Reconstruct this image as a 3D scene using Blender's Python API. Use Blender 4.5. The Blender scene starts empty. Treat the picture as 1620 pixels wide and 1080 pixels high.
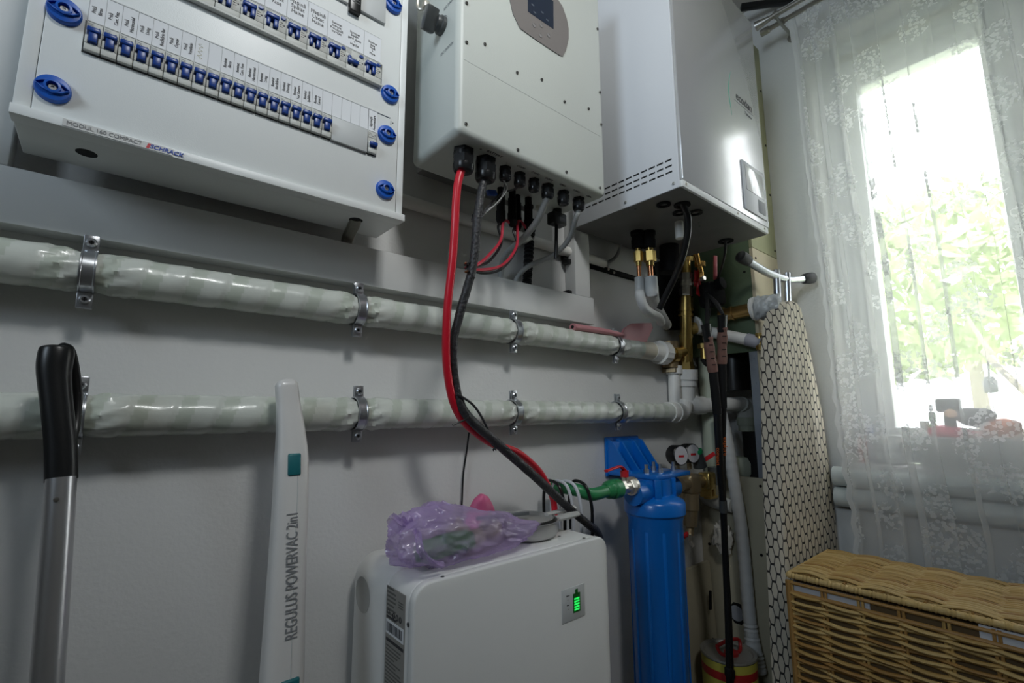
import bpy, bmesh, math, random
from mathutils import Vector as V, Matrix, noise
from mathutils.bvhtree import BVHTree
random.seed(7)
C = bpy.context.scene.collection
PI = math.pi
# ---------------------------------------------------------------- camera
CAM = V((0.0, -1.0, 1.10)); FPX = 755.4
def cam_axes(yaw, pitch, roll):
    yaw, pitch, roll = map(math.radians, (yaw, pitch, roll))
    cy, sy, cp, sp = math.cos(yaw), math.sin(yaw), math.cos(pitch), math.sin(pitch)
    f = V((sy*cp, cy*cp, sp)); r = V((cy, -sy, 0)); d = f.cross(r)
    c, s = math.cos(roll), math.sin(roll)
    return c*r + s*d, -s*r + c*d, f
RT, DN, FW = cam_axes(40.34, 8.36, 0.27)
cd = bpy.data.cameras.new('camera'); cam = bpy.data.objects.new('camera', cd); C.objects.link(cam)
cd.sensor_width = 36; cd.lens = 36*FPX/1620; cd.clip_start = 0.02
cam.matrix_world = Matrix(((RT.x, -DN.x, -FW.x, CAM.x), (RT.y, -DN.y, -FW.y, CAM.y), (RT.z, -DN.z, -FW.z, CAM.z), (0, 0, 0, 1)))
bpy.context.scene.camera = cam
# ---------------------------------------------------------------- world, lights, exposure
vs = bpy.context.scene.view_settings
vs.view_transform = 'Standard'; vs.look = 'None'; vs.gamma = 1; vs.use_curve_mapping = False; vs.exposure = 0.0
w = bpy.data.worlds.new('overcast_sky'); bpy.context.scene.world = w; w.use_nodes = True
bg = w.node_tree.nodes['Background']; bg.inputs[0].default_value = (0.93, 0.97, 1.0, 1); bg.inputs[1].default_value = 6.5
def area(name, loc, target, sx, sy, power, col, spread=180):
    l = bpy.data.lights.new(name, 'AREA'); l.shape = 'RECTANGLE'; l.size = sx; l.size_y = sy; l.energy = power; l.color = col; l.spread = math.radians(spread)
    o = bpy.data.objects.new(name, l); C.objects.link(o); o.location = loc
    o.rotation_euler = (V(target)-V(loc)).to_track_quat('-Z', 'Y').to_euler(); return o
area('ceiling_lamp_light', (.28, -1.60, 2.76), (.62, -.05, 1.85), 0.32, 0.32, 5.6, (0.97, 0.985, .98), 95)
area('doorway_daylight', (-1.56, -.95, 2.15), (1.0, -.30, 2.25), 0.8, 0.8, 10.2, (0.72, 0.86, 1.0), 110)

# ---------------------------------------------------------------- helpers
def ray(u, v): return RT*((u-810)/FPX) + DN*((v-540)/FPX) + FW
def P(u, v, x=None, y=None, z=None):          # a measured picture point on a known plane of the room
    r = ray(u, v)
    if x is not None: t = (x-CAM.x)/r.x
    elif y is not None: t = (y-CAM.y)/r.y
    else: t = (z-CAM.z)/r.z
    return CAM + r*t
def D(u, v, t): return CAM + ray(u, v)*t

def mat(name, col, rough=.5, metal=0., var=.05, scale=9., bump=0., bscale=60., coat=0., spec=.5, emit=None, sss=0):
    m = bpy.data.materials.new(name); m.use_nodes = True; nt = m.node_tree; b = nt.nodes['Principled BSDF']
    tc = nt.nodes.new('ShaderNodeTexCoord'); n = nt.nodes.new('ShaderNodeTexNoise')
    n.inputs['Scale'].default_value = scale; n.inputs['Detail'].default_value = 4
    nt.links.new(tc.outputs['Object'], n.inputs['Vector'])
    mx = nt.nodes.new('ShaderNodeMix'); mx.data_type = 'RGBA'
    mx.inputs[6].default_value = (*[max(0, c*(1-var)) for c in col], 1); mx.inputs[7].default_value = (*[min(1, c*(1+var)) for c in col], 1)
    nt.links.new(n.outputs['Fac'], mx.inputs[0]); nt.links.new(mx.outputs[2], b.inputs['Base Color'])
    b.inputs['Roughness'].default_value = rough; b.inputs['Metallic'].default_value = metal
    b.inputs['Coat Weight'].default_value = coat; b.inputs['Coat Roughness'].default_value = .08; b.inputs['Specular IOR Level'].default_value = spec
    if bump:
        n2 = nt.nodes.new('ShaderNodeTexNoise'); n2.inputs['Scale'].default_value = bscale; nt.links.new(tc.outputs['Object'], n2.inputs['Vector'])
        bp = nt.nodes.new('ShaderNodeBump'); bp.inputs['Strength'].default_value = bump; bp.inputs['Distance'].default_value = .004
        nt.links.new(n2.outputs['Fac'], bp.inputs['Height']); nt.links.new(bp.outputs['Normal'], b.inputs['Normal'])
    if emit:
        b.inputs['Emission Color'].default_value = (*emit[0], 1); b.inputs['Emission Strength'].default_value = emit[1]
    return m
def sheer(name, col, alpha, rough=.5, translucent=True, gloss=0.0):
    m = bpy.data.materials.new(name); m.use_nodes = True; nt = m.node_tree; nt.nodes.clear()
    out = nt.nodes.new('ShaderNodeOutputMaterial'); tr = nt.nodes.new('ShaderNodeBsdfTransparent')
    df = nt.nodes.new('ShaderNodeBsdfDiffuse'); df.inputs[0].default_value = (*col, 1)
    tl = nt.nodes.new('ShaderNodeBsdfTranslucent'); tl.inputs[0].default_value = (*col, 1)
    m1 = nt.nodes.new('ShaderNodeMixShader'); m1.inputs[0].default_value = .33
    nt.links.new(df.outputs[0], m1.inputs[1]); nt.links.new(tl.outputs[0], m1.inputs[2])
    m2 = nt.nodes.new('ShaderNodeMixShader'); m2.inputs[0].default_value = alpha
    nt.links.new(tr.outputs[0], m2.inputs[1]); nt.links.new(m1.outputs[0], m2.inputs[2]); last = m2
    if gloss:
        g = nt.nodes.new('ShaderNodeBsdfGlossy'); g.inputs['Roughness'].default_value = rough
        m3 = nt.nodes.new('ShaderNodeMixShader'); m3.inputs[0].default_value = gloss
        nt.links.new(last.outputs[0], m3.inputs[1]); nt.links.new(g.outputs[0], m3.inputs[2]); last = m3
    nt.links.new(last.outputs[0], out.inputs[0]); return m, nt, tr, m2

def tempbm(fn):
    b = bmesh.new(); fn(b); vs = [v.co.copy() for v in b.verts]
    for i, v in enumerate(b.verts): v.index = i
    fs = [[v.index for v in f.verts] for f in b.faces]; b.free(); return vs, fs
def catmull(pts, n=8):
    pts = [V(p) for p in pts]
    if len(pts) < 3: return pts
    out = []; q = [2*pts[0]-pts[1]] + pts + [2*pts[-1]-pts[-2]]
    for i in range(1, len(q)-2):
        a, b, c, d = q[i-1:i+3]
        for k in range(n):
            t = k/n; out.append(.5*((2*b)+(c-a)*t+(2*a-5*b+4*c-d)*t*t+(3*b-a-3*c+d)*t**3))
    out.append(pts[-1]); return out
def frame_of(d):
    d = V(d).normalized(); a = V((0, 0, 1)) if abs(d.z) < .9 else V((0, 1, 0))
    x = a.cross(d).normalized(); return x, d.cross(x), d
class MB:
    def __init__(s): s.v = []; s.f = []; s.m = []; s.c = 0
    def add(s, vs, fs):
        o = len(s.v); s.v += [V(p) for p in vs]; s.f += [[i+o for i in f] for f in fs]; s.m += [s.c]*len(fs); return s
    def mat(s, i): s.c = i; return s
    def obox(s, c, ax, ay, az, bev=0, seg=2):
        c = V(c); ax, ay, az = V(ax), V(ay), V(az)
        def mk(b):
            bmesh.ops.create_cube(b, size=2)
            lx, ly, lz = ax.length, ay.length, az.length
            for v in b.verts: v.co = V((v.co.x*lx, v.co.y*ly, v.co.z*lz))
            if bev: bmesh.ops.bevel(b, geom=list(b.edges), offset=min(bev, .98*min(lx, ly, lz)), segments=seg, profile=.5, affect='EDGES')
            M = Matrix((ax.normalized(), ay.normalized(), az.normalized())).transposed()
            for v in b.verts: v.co = M @ v.co + c
        return s.add(*tempbm(mk))
    def box(s, x0, x1, y0, y1, z0, z1, bev=0, seg=2):
        return s.obox(((x0+x1)/2, (y0+y1)/2, (z0+z1)/2), (abs(x1-x0)/2, 0, 0), (0, abs(y1-y0)/2, 0), (0, 0, abs(z1-z0)/2), bev, seg)
    def tube(s, pts, r, n=10, res=8, caps=True, squash=None):
        p = catmull(pts, res) if res > 1 else [V(q) for q in pts]; N = len(p)
        rr = r if callable(r) else (lambda t, a: r)
        x, y, d = frame_of(p[1]-p[0]); vs = []; fs = []
        for i in range(N):
            d2 = (p[min(i+1, N-1)]-p[max(i-1, 0)]).normalized()
            q = d.rotation_difference(d2); x = q @ x; y = q @ y; d = d2
            for k in range(n):
                a = 2*PI*k/n; R = rr(i/(N-1), a); kx, ky = squash or (1, 1)
                vs.append(p[i] + x*math.cos(a)*R*kx + y*math.sin(a)*R*ky)
        for i in range(N-1):
            for k in range(n): fs.append([i*n+k, i*n+(k+1) % n, (i+1)*n+(k+1) % n, (i+1)*n+k])
        if caps: fs += [list(range(n))[::-1], [(N-1)*n+k for k in range(n)]]
        return s.add(vs, fs)
    def lathe(s, prof, o, axis=(0, 0, 1), n=24):
        x, y, d = frame_of(axis); o = V(o); vs = []; fs = []
        for r, h in prof:
            for k in range(n):
                a = 2*PI*k/n; vs.append(o + d*h + (x*math.cos(a)+y*math.sin(a))*max(r, 1e-5))
        L = len(prof)
        for i in range(L-1):
            for k in range(n): fs.append([i*n+k, i*n+(k+1) % n, (i+1)*n+(k+1) % n, (i+1)*n+k])
        if prof[0][0] > 0: fs.append(list(range(n))[::-1])
        if prof[-1][0] > 0: fs.append([(L-1)*n+k for k in range(n)])
        return s.add(vs, fs)
    def cyl(s, a, b, r, n=16, r2=None):
        a, b = V(a), V(b); L = (b-a).length
        return s.lathe([(r, 0), (r if r2 is None else r2, L)], a, b-a, n)
    def hexnut(s, a, b, r): return s.cyl(a, b, r, 6)
    def prism(s, poly, ext):
        ext = V(ext); n = len(poly); vs = [V(p) for p in poly]; vs += [p+ext for p in vs[:n]]
        fs = [list(range(n))[::-1], list(range(n, 2*n))] + [[i, (i+1) % n, n+(i+1) % n, n+i] for i in range(n)]
        return s.add(vs, fs)
    def build(s, name, mats, parent=None, ang=35, smooth=True, recalc=True):
        me = bpy.data.meshes.new(name); me.from_pydata([tuple(p) for p in s.v], [], s.f)
        if not isinstance(mats, (list, tuple)): mats = [mats]
        for m in mats: me.materials.append(m)
        me.polygons.foreach_set('material_index', s.m)
        if recalc:
            b = bmesh.new(); b.from_mesh(me); bmesh.ops.recalc_face_normals(b, faces=list(b.faces)); b.to_mesh(me); b.free()
        if smooth:
            me.shade_smooth(); me.set_sharp_from_angle(angle=math.radians(ang))
        o = bpy.data.objects.new(name, me); C.objects.link(o)
        if parent is not None: join(o, parent)
        return o
def join(o, p):
    o.parent = p
    if p.type == 'EMPTY': o.matrix_parent_inverse = Matrix.Translation(-p.location)
def tag(o, label=None, cat=None, group=None, kind=None):
    if label: o['label'] = label
    if cat: o['category'] = cat
    if group: o['group'] = group
    if kind: o['kind'] = kind
    return o
def thing(name, loc, label, cat, group=None):
    o = bpy.data.objects.new(name, None); C.objects.link(o); o.location = loc; o.empty_display_size = .05
    return tag(o, label, cat, group)
def struct(name, mb, m, parent=None):
    o = mb.build(name, m, parent)
    if parent is None: o['kind'] = 'structure'
    return o
def copy_tree(o, parent=None):
    c = o.copy(); C.objects.link(c)
    if parent is not None: c.parent = parent; c.matrix_parent_inverse = o.matrix_parent_inverse.copy()
    for ch in list(o.children): copy_tree(ch, c)
    return c
def text(txt, pos, right, up, size, m, parent, name='lettering', align='CENTER', depth=.00025, sx=1.0, spacing=.95, bold=0):
    cu = bpy.data.curves.new('t', 'FONT'); cu.body = txt; cu.size = size; cu.align_x = align; cu.align_y = 'CENTER'
    cu.extrude = depth; cu.space_line = spacing; cu.resolution_u = 3; cu.offset = bold
    to = bpy.data.objects.new('t', cu); me = bpy.data.meshes.new_from_object(to)
    bpy.data.objects.remove(to); bpy.data.curves.remove(cu)
    r, u = V(right).normalized(), V(up).normalized(); n = r.cross(u); M = Matrix((r*sx, u, n)).transposed().to_4x4(); M.translation = V(pos)
    me.transform(M); me.name = name; me.materials.clear(); me.materials.append(m)
    o = bpy.data.objects.new(name, me); C.objects.link(o)
    if parent is not None: join(o, parent)
    return o

# ---------------------------------------------------------------- materials
WALL = mat('wall_paint', (.70, .70, .685), .6, var=.03, scale=2.5, bump=.15, bscale=120)
CEIL = mat('ceiling_paint', (.55, .53, .49), .7, var=.04)
TILE = mat('floor_tile', (.17, .15, .13), .45, var=.1, scale=5)
POWDER = mat('white_powder_coat', (.84, .865, .85), .38, var=.015, bump=.05, bscale=500)
FRAMEW = mat('white_frame_steel', (.68, .69, .68), .42, var=.02, bump=.04, bscale=300)
INVW = mat('inverter_shell', (.61, .64, .595), .42, var=.015, bump=.06, bscale=500)
ECOW = mat('hydrobox_side_white', (.72, .74, .77), .38, var=.012)
ECOF = mat('hydrobox_gloss_front', (.66, .66, .665), .24, metal=.5, var=.01, coat=.3)
PLATE = mat('galvanised_plate', (.20, .20, .19), .5, metal=.4, var=.15, scale=14)
BATW = mat('battery_white', (.80, .805, .785), .42, var=.015)
TAPE = mat('pipe_wrap_white', (.66, .69, .63), .26, var=.05, scale=25, bump=.25, bscale=45, coat=.3)
TAPE2 = mat('pipe_wrap_overlap', (.53, .575, .495), .3, var=.05, scale=25, bump=.25, bscale=45, coat=.3)
ZINC = mat('zinc_steel', (.55, .57, .60), .28, metal=.9, var=.12, scale=30)
STEEL = mat('brushed_steel', (.40, .385, .36), .32, metal=.9, var=.06)
NICKEL = mat('nickel', (.66, .62, .55), .30, metal=.8, var=.08, scale=20)
BRASS = mat('brass', (.60, .42, .14), .28, metal=.9, var=.22, scale=25)
BRASSD = mat('aged_brass', (.46, .36, .22), .4, metal=.75, var=.2, scale=25)
COPPER = mat('copper', (.80, .36, .18), .25, metal=1, var=.08)
BLACKP = mat('black_plastic', (.010, .0105, .011), .30, var=.2, spec=.4)
BLACKM = mat('black_rubber_matt', (.010, .010, .010), .75, var=.3, bump=.2, spec=.2)
SLEEVE = mat('black_cable_sleeve', (.03, .03, .032), .45, var=.4, scale=40, bump=.6, bscale=160)
CONDB = mat('black_corrugated', (.025, .025, .025), .4, var=.2)
GREYC = mat('grey_cable', (.36, .37, .36), .5, var=.05)
GREYD = mat('dark_grey_plastic', (.06, .065, .065), .35, var=.1)
GREYL = mat('light_grey_plastic', (.55, .57, .565), .5, var=.03)
GREYM = mat('breaker_grey', (.60, .61, .57), .5, var=.03)
BLUE = mat('knob_blue', (.005, .10, .50), .38, var=.06)
TOGB = mat('toggle_blue', (.003, .045, .26), .33, var=.06)
FILTB = mat('filter_blue', (.002, .15, .56), .3, var=.08, scale=6, coat=.2)
REDC = mat('red_cable', (.62, .012, .03), .35, var=.05)
REDW = mat('red_wire', (.55, .03, .06), .4, var=.05)
REDP = mat('red_plastic', (.60, .02, .03), .35, var=.06)
PAPER = mat('paper_label', (.80, .82, .84), .7, var=.015)
PAPERP = mat('paper_handwritten_label', (.76, .79, .79), .7, var=.015)
INK = mat('black_print', (.03, .03, .035), .6, var=.05)
PENCIL = mat('yellow_pencil', (.62, .58, .38), .7)
INKG = mat('grey_print', (.22, .23, .24), .6)
INKB = mat('blue_print', (.03, .08, .42), .5)
INKR = mat('red_print', (.6, .05, .06), .5)
DARK = mat('dark_recess', (.006, .006, .006), .8)
WOODP = mat('greyish_bezel', (.23, .21, .20), .38, var=.04)
LCD = mat('lcd_screen', (.02, .03, .055), .12, var=.1, coat=.5)
LCDG = mat('lcd_grey', (.10, .115, .14), .4)
GREENB = mat('green_plasterboard', (.105, .155, .085), .6, var=.1, scale=5, bump=.1)
BEIGEB = mat('beige_plasterboard', (.58, .51, .36), .7, var=.08, scale=6, bump=.1)
BEIGED = mat('dusty_beige_board', (.42, .385, .28), .75, var=.14, scale=7, bump=.1)
STUD = mat('galvanised_stud', (.30, .33, .37), .42, metal=.7, var=.15, scale=20)
PPR = mat('white_ppr', (.84, .83, .79), .35, var=.03)
PPRG = mat('green_ppr', (.03, .24, .085), .35, var=.08)
PALEG = mat('pale_green_insulation', (.44, .48, .38), .5, var=.08)
FOAMG = mat('grey_white_insulation', (.60, .61, .60), .5, var=.06, scale=30, bump=.2)
TOWEL = mat('silver_wrap', (.46, .48, .48), .32, var=.15, scale=30, bump=.7, bscale=70)
SILI = mat('pink_silicone', (.56, .24, .26), .4, var=.04)
PINK = mat('pink_plastic', (.82, .16, .34), .4, var=.04)
MOPA = mat('anodised_aluminium', (.52, .52, .53), .28, metal=.85, var=.03)
VACW = mat('vacuum_white', (.72, .71, .69), .28, var=.01, coat=.4)
TEAL = mat('teal_rubber', (.012, .145, .165), .4, var=.05)
SHAD = mat('anthracite_plastic', (.05, .05, .055), .5)
LABELG = mat('grey_rating_label', (.30, .29, .265), .5, var=.03)
LEDG = mat('green_led', (.02, .5, .08), .4, emit=((.02, .9, .12), .9))
LEDD = mat('green_battery_icon', (.01, .14, .02), .4)
CORK = mat('pole_grip_brown', (.17, .085, .065), .75, var=.2, scale=60, bump=.3)
ORNG = mat('orange_print', (.62, .13, .02), .5)
CANY = mat('can_yellow', (.46, .42, .07), .4, var=.06)
CANR = mat('can_red', (.36, .02, .02), .4, var=.06)
CANL = mat('can_lid', (.30, .29, .26), .45, metal=.4, var=.1)
WICK = [mat('wicker_%s' % n, c, .5, var=.25, scale=18, bump=.3, bscale=90) for n, c in (('honey', (.50, .32, .105)), ('straw', (.60, .42, .165)), ('brown', (.40, .22, .065)))]
LINER = mat('white_liner', (.66, .68, .72), .8, var=.03)
WINW = mat('window_white', (.72, .74, .74), .35, var=.01)
SILLM = mat('sill_white', (.72, .71, .70), .4, var=.03)
RADP = mat('wrapped_heating_pipe', (.58, .63, .62), .35, var=.05, bump=.1)
SPROUT = mat('leek_green', (.09, .36, .05), .5, var=.3, scale=30)
ONION = mat('leek_white', (.55, .52, .33), .5, var=.2)
LEAF = mat('leaf_green', (.42, .50, .26), .6, var=.4, scale=3)
BARK = mat('bark', (.30, .27, .22), .8, var=.3)
GRASS = mat('lawn', (.50, .55, .38), .9, var=.2, scale=1)
PEACH = mat('peach_plastic', (.70, .42, .25), .5)

# ================================================================ THE ROOM
CZ = 2.87
struct('floor', MB().box(-1.6, 2.3, -2.6, 0.1, -.06, 0), TILE)
struct('ceiling', MB().box(-1.6, 2.3, -2.6, 0.1, CZ, CZ+.06), CEIL)
struct('wall_back', MB().box(-1.6, 2.3, 0, .1, 0, CZ), WALL)
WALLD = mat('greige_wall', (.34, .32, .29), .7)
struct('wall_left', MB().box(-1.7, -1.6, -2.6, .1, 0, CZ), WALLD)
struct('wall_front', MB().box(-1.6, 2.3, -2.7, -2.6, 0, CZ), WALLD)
WY0, WY1, WZ0, WZ1, WX = -.97, -.45, .92, 2.55, 2.04
m = MB()
m.box(WX, WX+.22, -2.6, WY0, 0, CZ); m.box(WX, WX+.22, WY1, 0, 0, CZ)
m.box(WX, WX+.22, WY0, WY1, 0, WZ0-.02); m.box(WX, WX+.22, WY0, WY1, WZ1, CZ)
struct('wall_right', m, WALL)
struct('trim_1', MB().box(WX-.018, WX, -2.6, -.27, 0, .757, .003), FRAMEW)
# window: frame, sash, pane, blind box
m = MB(); fx0, fx1 = 2.125, 2.20
m.box(fx0, fx1, WY1-.055, WY1, WZ0, WZ1, .006); m.box(fx0, fx1, WY0, WY0+.03, WZ0, WZ1, .006)
m.box(fx0, fx1, WY0+.03, WY1-.055, WZ1-.05, WZ1, .006); m.box(fx0, fx1, WY0+.03, WY1-.055, WZ0, WZ0+.05, .006)
win = struct('window_1', m, WINW)
m = MB(); sy0, sy1, sz0, sz1 = WY0+.03, WY1-.055, WZ0+.05, WZ1-.05
m.box(fx0-.012, fx1-.02, sy1-.072, sy1, sz0, sz1, .006); m.box(fx0-.012, fx1-.02, sy0, sy0+.022, sz0, sz1, .006)
m.box(fx0-.012, fx1-.02, sy0+.022, sy1-.072, 2.33, sz1, .006); m.box(fx0-.012, fx1-.02, sy0+.022, sy1-.072, sz0, sz0+.07, .006)
join(m.build('sash', WINW), win)
m = MB()
for z in (2.478, 2.462): m.box(fx0-.022, fx0-.012, sy0+.01, sy1-.01, z, z+.006, .001)
join(m.build('blind_rail', NICKEL), win)
m = MB()
for k, z in enumerate((2.425, 2.375)):
    for q in range(3): m.box(fx0-.016, fx0-.012, sy0+.03+q*.13+k*.03, sy0+.12+q*.13+k*.03, z, z+.022)
join(m.build('vent_slot', GREYL), win)
gm, gnt, gtr, gmix = sheer('window_glass', (1, 1, 1), 0.0, .02, gloss=.05)
join(MB().box(2.155, 2.161, sy0+.02, sy1-.07, sz0+.06, 2.34).build('glass_pane', gm), win)
join(MB().box(1.975, fx0, WY0+.002, WY1-.002, WZ0-.02, WZ0, .004).build('window_sill', SILLM), win)

# ---- corner boxing of plasterboard
bx = thing('boxed_shaft', (1.92, -.13, 0), 'unfinished plasterboard boxing in the corner right of the wall unit, green above and beige below', 'boxing')
XB = 1.807
m = MB().box(XB, XB+.0125, -.257, -.001, 1.3155, 2.655, .001).mat(1)
for y, z in ((-.06, 1.36), (-.235, 1.36), (-.235, 1.62), (-.2, 1.9), (-.06, 1.62)): m.cyl((XB-.001, y, z), (XB+.002, y, z), .005, 10)
tag(m.build('side_board', [GREENB, BLACKM], bx), 'green plasterboard side')
m = MB().box(XB, 2.039, -.27, -.2575, 0, 1.708, .0015).mat(1)
for x, z in ((1.845, 1.29), (1.845, 1.0), (1.85, .62), (1.85, .38), (1.86, .2), (2.02, 1.66), (1.83, 1.67)): m.cyl((x, -.2715, z), (x, -.268, z), .005, 10)
tag(m.build('front_board', [BEIGEB, BLACKM], bx), 'beige lower front board')
m = MB().box(XB, 2.039, -.27, -.2575, 1.71, 2.655, .0015).mat(1)
for z in (1.74, 1.98, 2.2, 2.45): m.cyl((2.022, -.2715, z), (2.022, -.268, z), .005, 10)
tag(m.build('front_board', [mat('olive_plasterboard', (.40, .40, .24), .7, var=.12, scale=5), BLACKM], bx), 'olive upper front board')
m = MB(); m.box(XB+.001, XB+.003, -.2570, -.228, .80, 1.3155); m.box(XB+.003, XB+.05, -.257, -.255, .80, 1.3155); m.box(XB+.003, XB+.04, -.2315, -.2295, .80, 1.3155)
for z in (.9, 1.05, 1.2, 1.29): m.cyl((XB-.001, -.243, z), (XB+.002, -.243, z), .004, 8)
m.build('steel_stud', STUD, bx)
m = MB().box(XB-.004, XB+.008, -.252, -.001, 0, .862, .003).mat(1)
for y, z in ((-.235, .835), (-.22, .60), (-.235, .40), (-.03, .79), (-.03, .60), (-.02, .44)): m.cyl((XB-.006, y, z), (XB-.002, y, z), .005, 10)
lb = m.build('lower_board', [BEIGED, BLACKM], bx)
hc = P(1167, 970, x=XB-.004)
pts = [hc+V((0, math.cos(a)*.032, math.sin(a)*.038)) for a in [PI/8+i*PI/4 for i in range(8)]]
m = MB().prism([p+V((-.001, 0, 0)) for p in pts], (.003, 0, 0)).mat(1).cyl(hc+V((-.003, .003, 0)), hc+V((.002, .003, 0)), .026, 20)
join(m.build('plugged_hole', [BLACKM, mat('grey_plug', (.30, .31, .34), .6)]), lb)
# leaning offcut on the back wall
a = P(1126, 888, x=1.79)
m = MB().obox((1.66, a.y+.006, a.z/2), (.135, 0, 0), (0, .0065, 0), (0, .012, a.z/2), .001)
m.mat(1)
for dz in (-.06, -.14): m.obox((1.74, a.y-.012, a.z+dz*2), (.004, 0, .001), (0, .004, 0), (.003, 0, .03))
tag(m.build('plasterboard_offcut', [BEIGED, BLACKM]), 'dusty plasterboard offcut standing against the wall behind the blue filter tank', 'board')

# ---- heating pipes on the window wall
def plain_pipe(name, p0, p1, r, m_, label, cat, n=20, group=None):
    o = MB().cyl(p0, p1, r, n).build(name, m_); return tag(o, label, cat, group)
plain_pipe('heating_pipe', (1.985, -.412, .872), (1.985, -2.4, .872), .033, RADP, 'upper of two wrapped heating pipes under the window behind the curtain', 'pipe', group='heating pipes under the window')
plain_pipe('heating_pipe', (1.985, -.412, .803), (1.985, -2.4, .803), .033, RADP, 'lower of two wrapped heating pipes under the window behind the curtain', 'pipe', group='heating pipes under the window')

# ================================================================ MOUNTING FRAME
fr = thing('mounting_frame', (.5, -.02, 1.40), 'white steel mounting frame on the wall behind the breaker panel and inverter', 'frame')
m = MB(); m.box(-1.0, 1.150, -.045, -.0415, 1.368, 1.452, .001); m.box(-1.0, 1.150, -.0415, -.002, 1.368, 1.372, .001); m.box(1.1465, 1.150, -.0415, -.002, 1.372, 1.452, .001)
m.build('rail', FRAMEW, fr)
MB().box(1.0675, 1.137, -.045, -.002, 1.452, 2.3, .004).build('post', FRAMEW, fr)
MB().box(-.235, -.135, -.045, -.002, 1.452, 2.3, .004).build('post', FRAMEW, fr)
for z in (1.4525, 1.553): MB().box(1.05, 1.0675, -.03, -.004, z, z+.015, .002).build('foot_clip', BLACKP, fr)

# ================================================================ BREAKER PANEL
pn = thing('distribution_board', (.15, -.045, 1.4755), 'white wall-mounted breaker panel with two rows of blue switches and blue knobs', 'breaker panel')
PX0, PX1, PF = -.123, .4225, -.17
PZ0, PZ1 = 1.476, 2.10
m = MB().box(PX0, PX1, -.158, -.046, PZ0, PZ1, .002).mat(1)
hx = P(137, 242, z=PZ0); m.lathe([(.0125, 0), (.0125, .0006)], (hx.x, hx.y, PZ0-.0005), n=28)
hx2 = P(563, 348, z=PZ0); m.lathe([(.013, 0), (.013, .0006)], (hx2.x, hx2.y, PZ0-.0005), n=28)
m.build('enclosure', [POWDER, DARK], pn)
MB().box(PX0+.017, PX1-.018, PF, -.156, PZ0+.011, PZ1, .0015).build('front_cover', POWDER, pn)
MB().box(PX0, PX0+.0162, PF+.001, -.157, PZ0+.011, PZ1, .001).build('side_strip', POWDER, pn); MB().box(PX1-.0172, PX1-.003, PF+.001, -.157, PZ0+.011, PZ1, .001).build('side_strip', POWDER, pn)
MB().box(PX0-.001, PX1, PF-.006, -.150, PZ0-.002, PZ0+.0115, .001).build('bottom_lip', POWDER, pn)
ly = PF-.0062
st = MB().box(-.075, .045, ly-.0006, ly+.001, PZ0-.0005, PZ0+.0095).build('name_strip', mat('clear_label_strip', (.66, .67, .655), .35, var=.01), pn)
text('MODUL 160 COMPACT', (-.0315, ly-.0009, PZ0+.0045), (1, 0, 0), (0, 0, 1), .0078, INKG, st, sx=.98)
text('SCHRACK', (.0375, ly-.0009, PZ0+.0042), (1, 0, .0), (.25, 0, 1), .0088, INKB, st, bold=.0002)
m = MB(); m.prism([(.013, ly-.0008, PZ0+.0005), (.0165, ly-.0008, PZ0+.0005), (.0185, ly-.0008, PZ0+.008), (.015, ly-.0008, PZ0+.008)], (0, .0002, 0))
join(m.build('emblem', INKR), st)
# knobs
def knob(x, z):
    m = MB(); y = PF
    m.lathe([(.0185, 0), (.0185, .004), (.017, .007), (.0085, .0085), (.0085, .012), (.006, .0125), (.0055, .006), (0, .006)], (x, y, z), (0, -1, 0), 28)
    for s in (1, -1):
        m.prism([(x-.0165, y-.007, z), (x-.010, y-.007, z+s*.0062), (x, y-.007, z+s*.0095), (x+.010, y-.007, z+s*.0062), (x+.0165, y-.007, z), (x+.010, y-.007, z+s*.0042), (x, y-.007, z+s*.0072), (x-.010, y-.007, z+s*.0042)], (0, -.0045, 0))
    k = m.build('cover_knob', BLUE, pn)
    m = MB().lathe([(.0042, 0), (.0042, .002), (.0018, .002), (.0018, .0005), (0, .0005)], (x, y-.0062, z), (0, -1, 0), 12)
    join(m.build('screw', ZINC), k)
for x, z in ((-.0885, 1.638), (-.0885, 1.523), (.3835, 1.936), (.3835, 1.733), (.380, 1.644), (.3805, 1.529)): knob(x, z)
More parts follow.
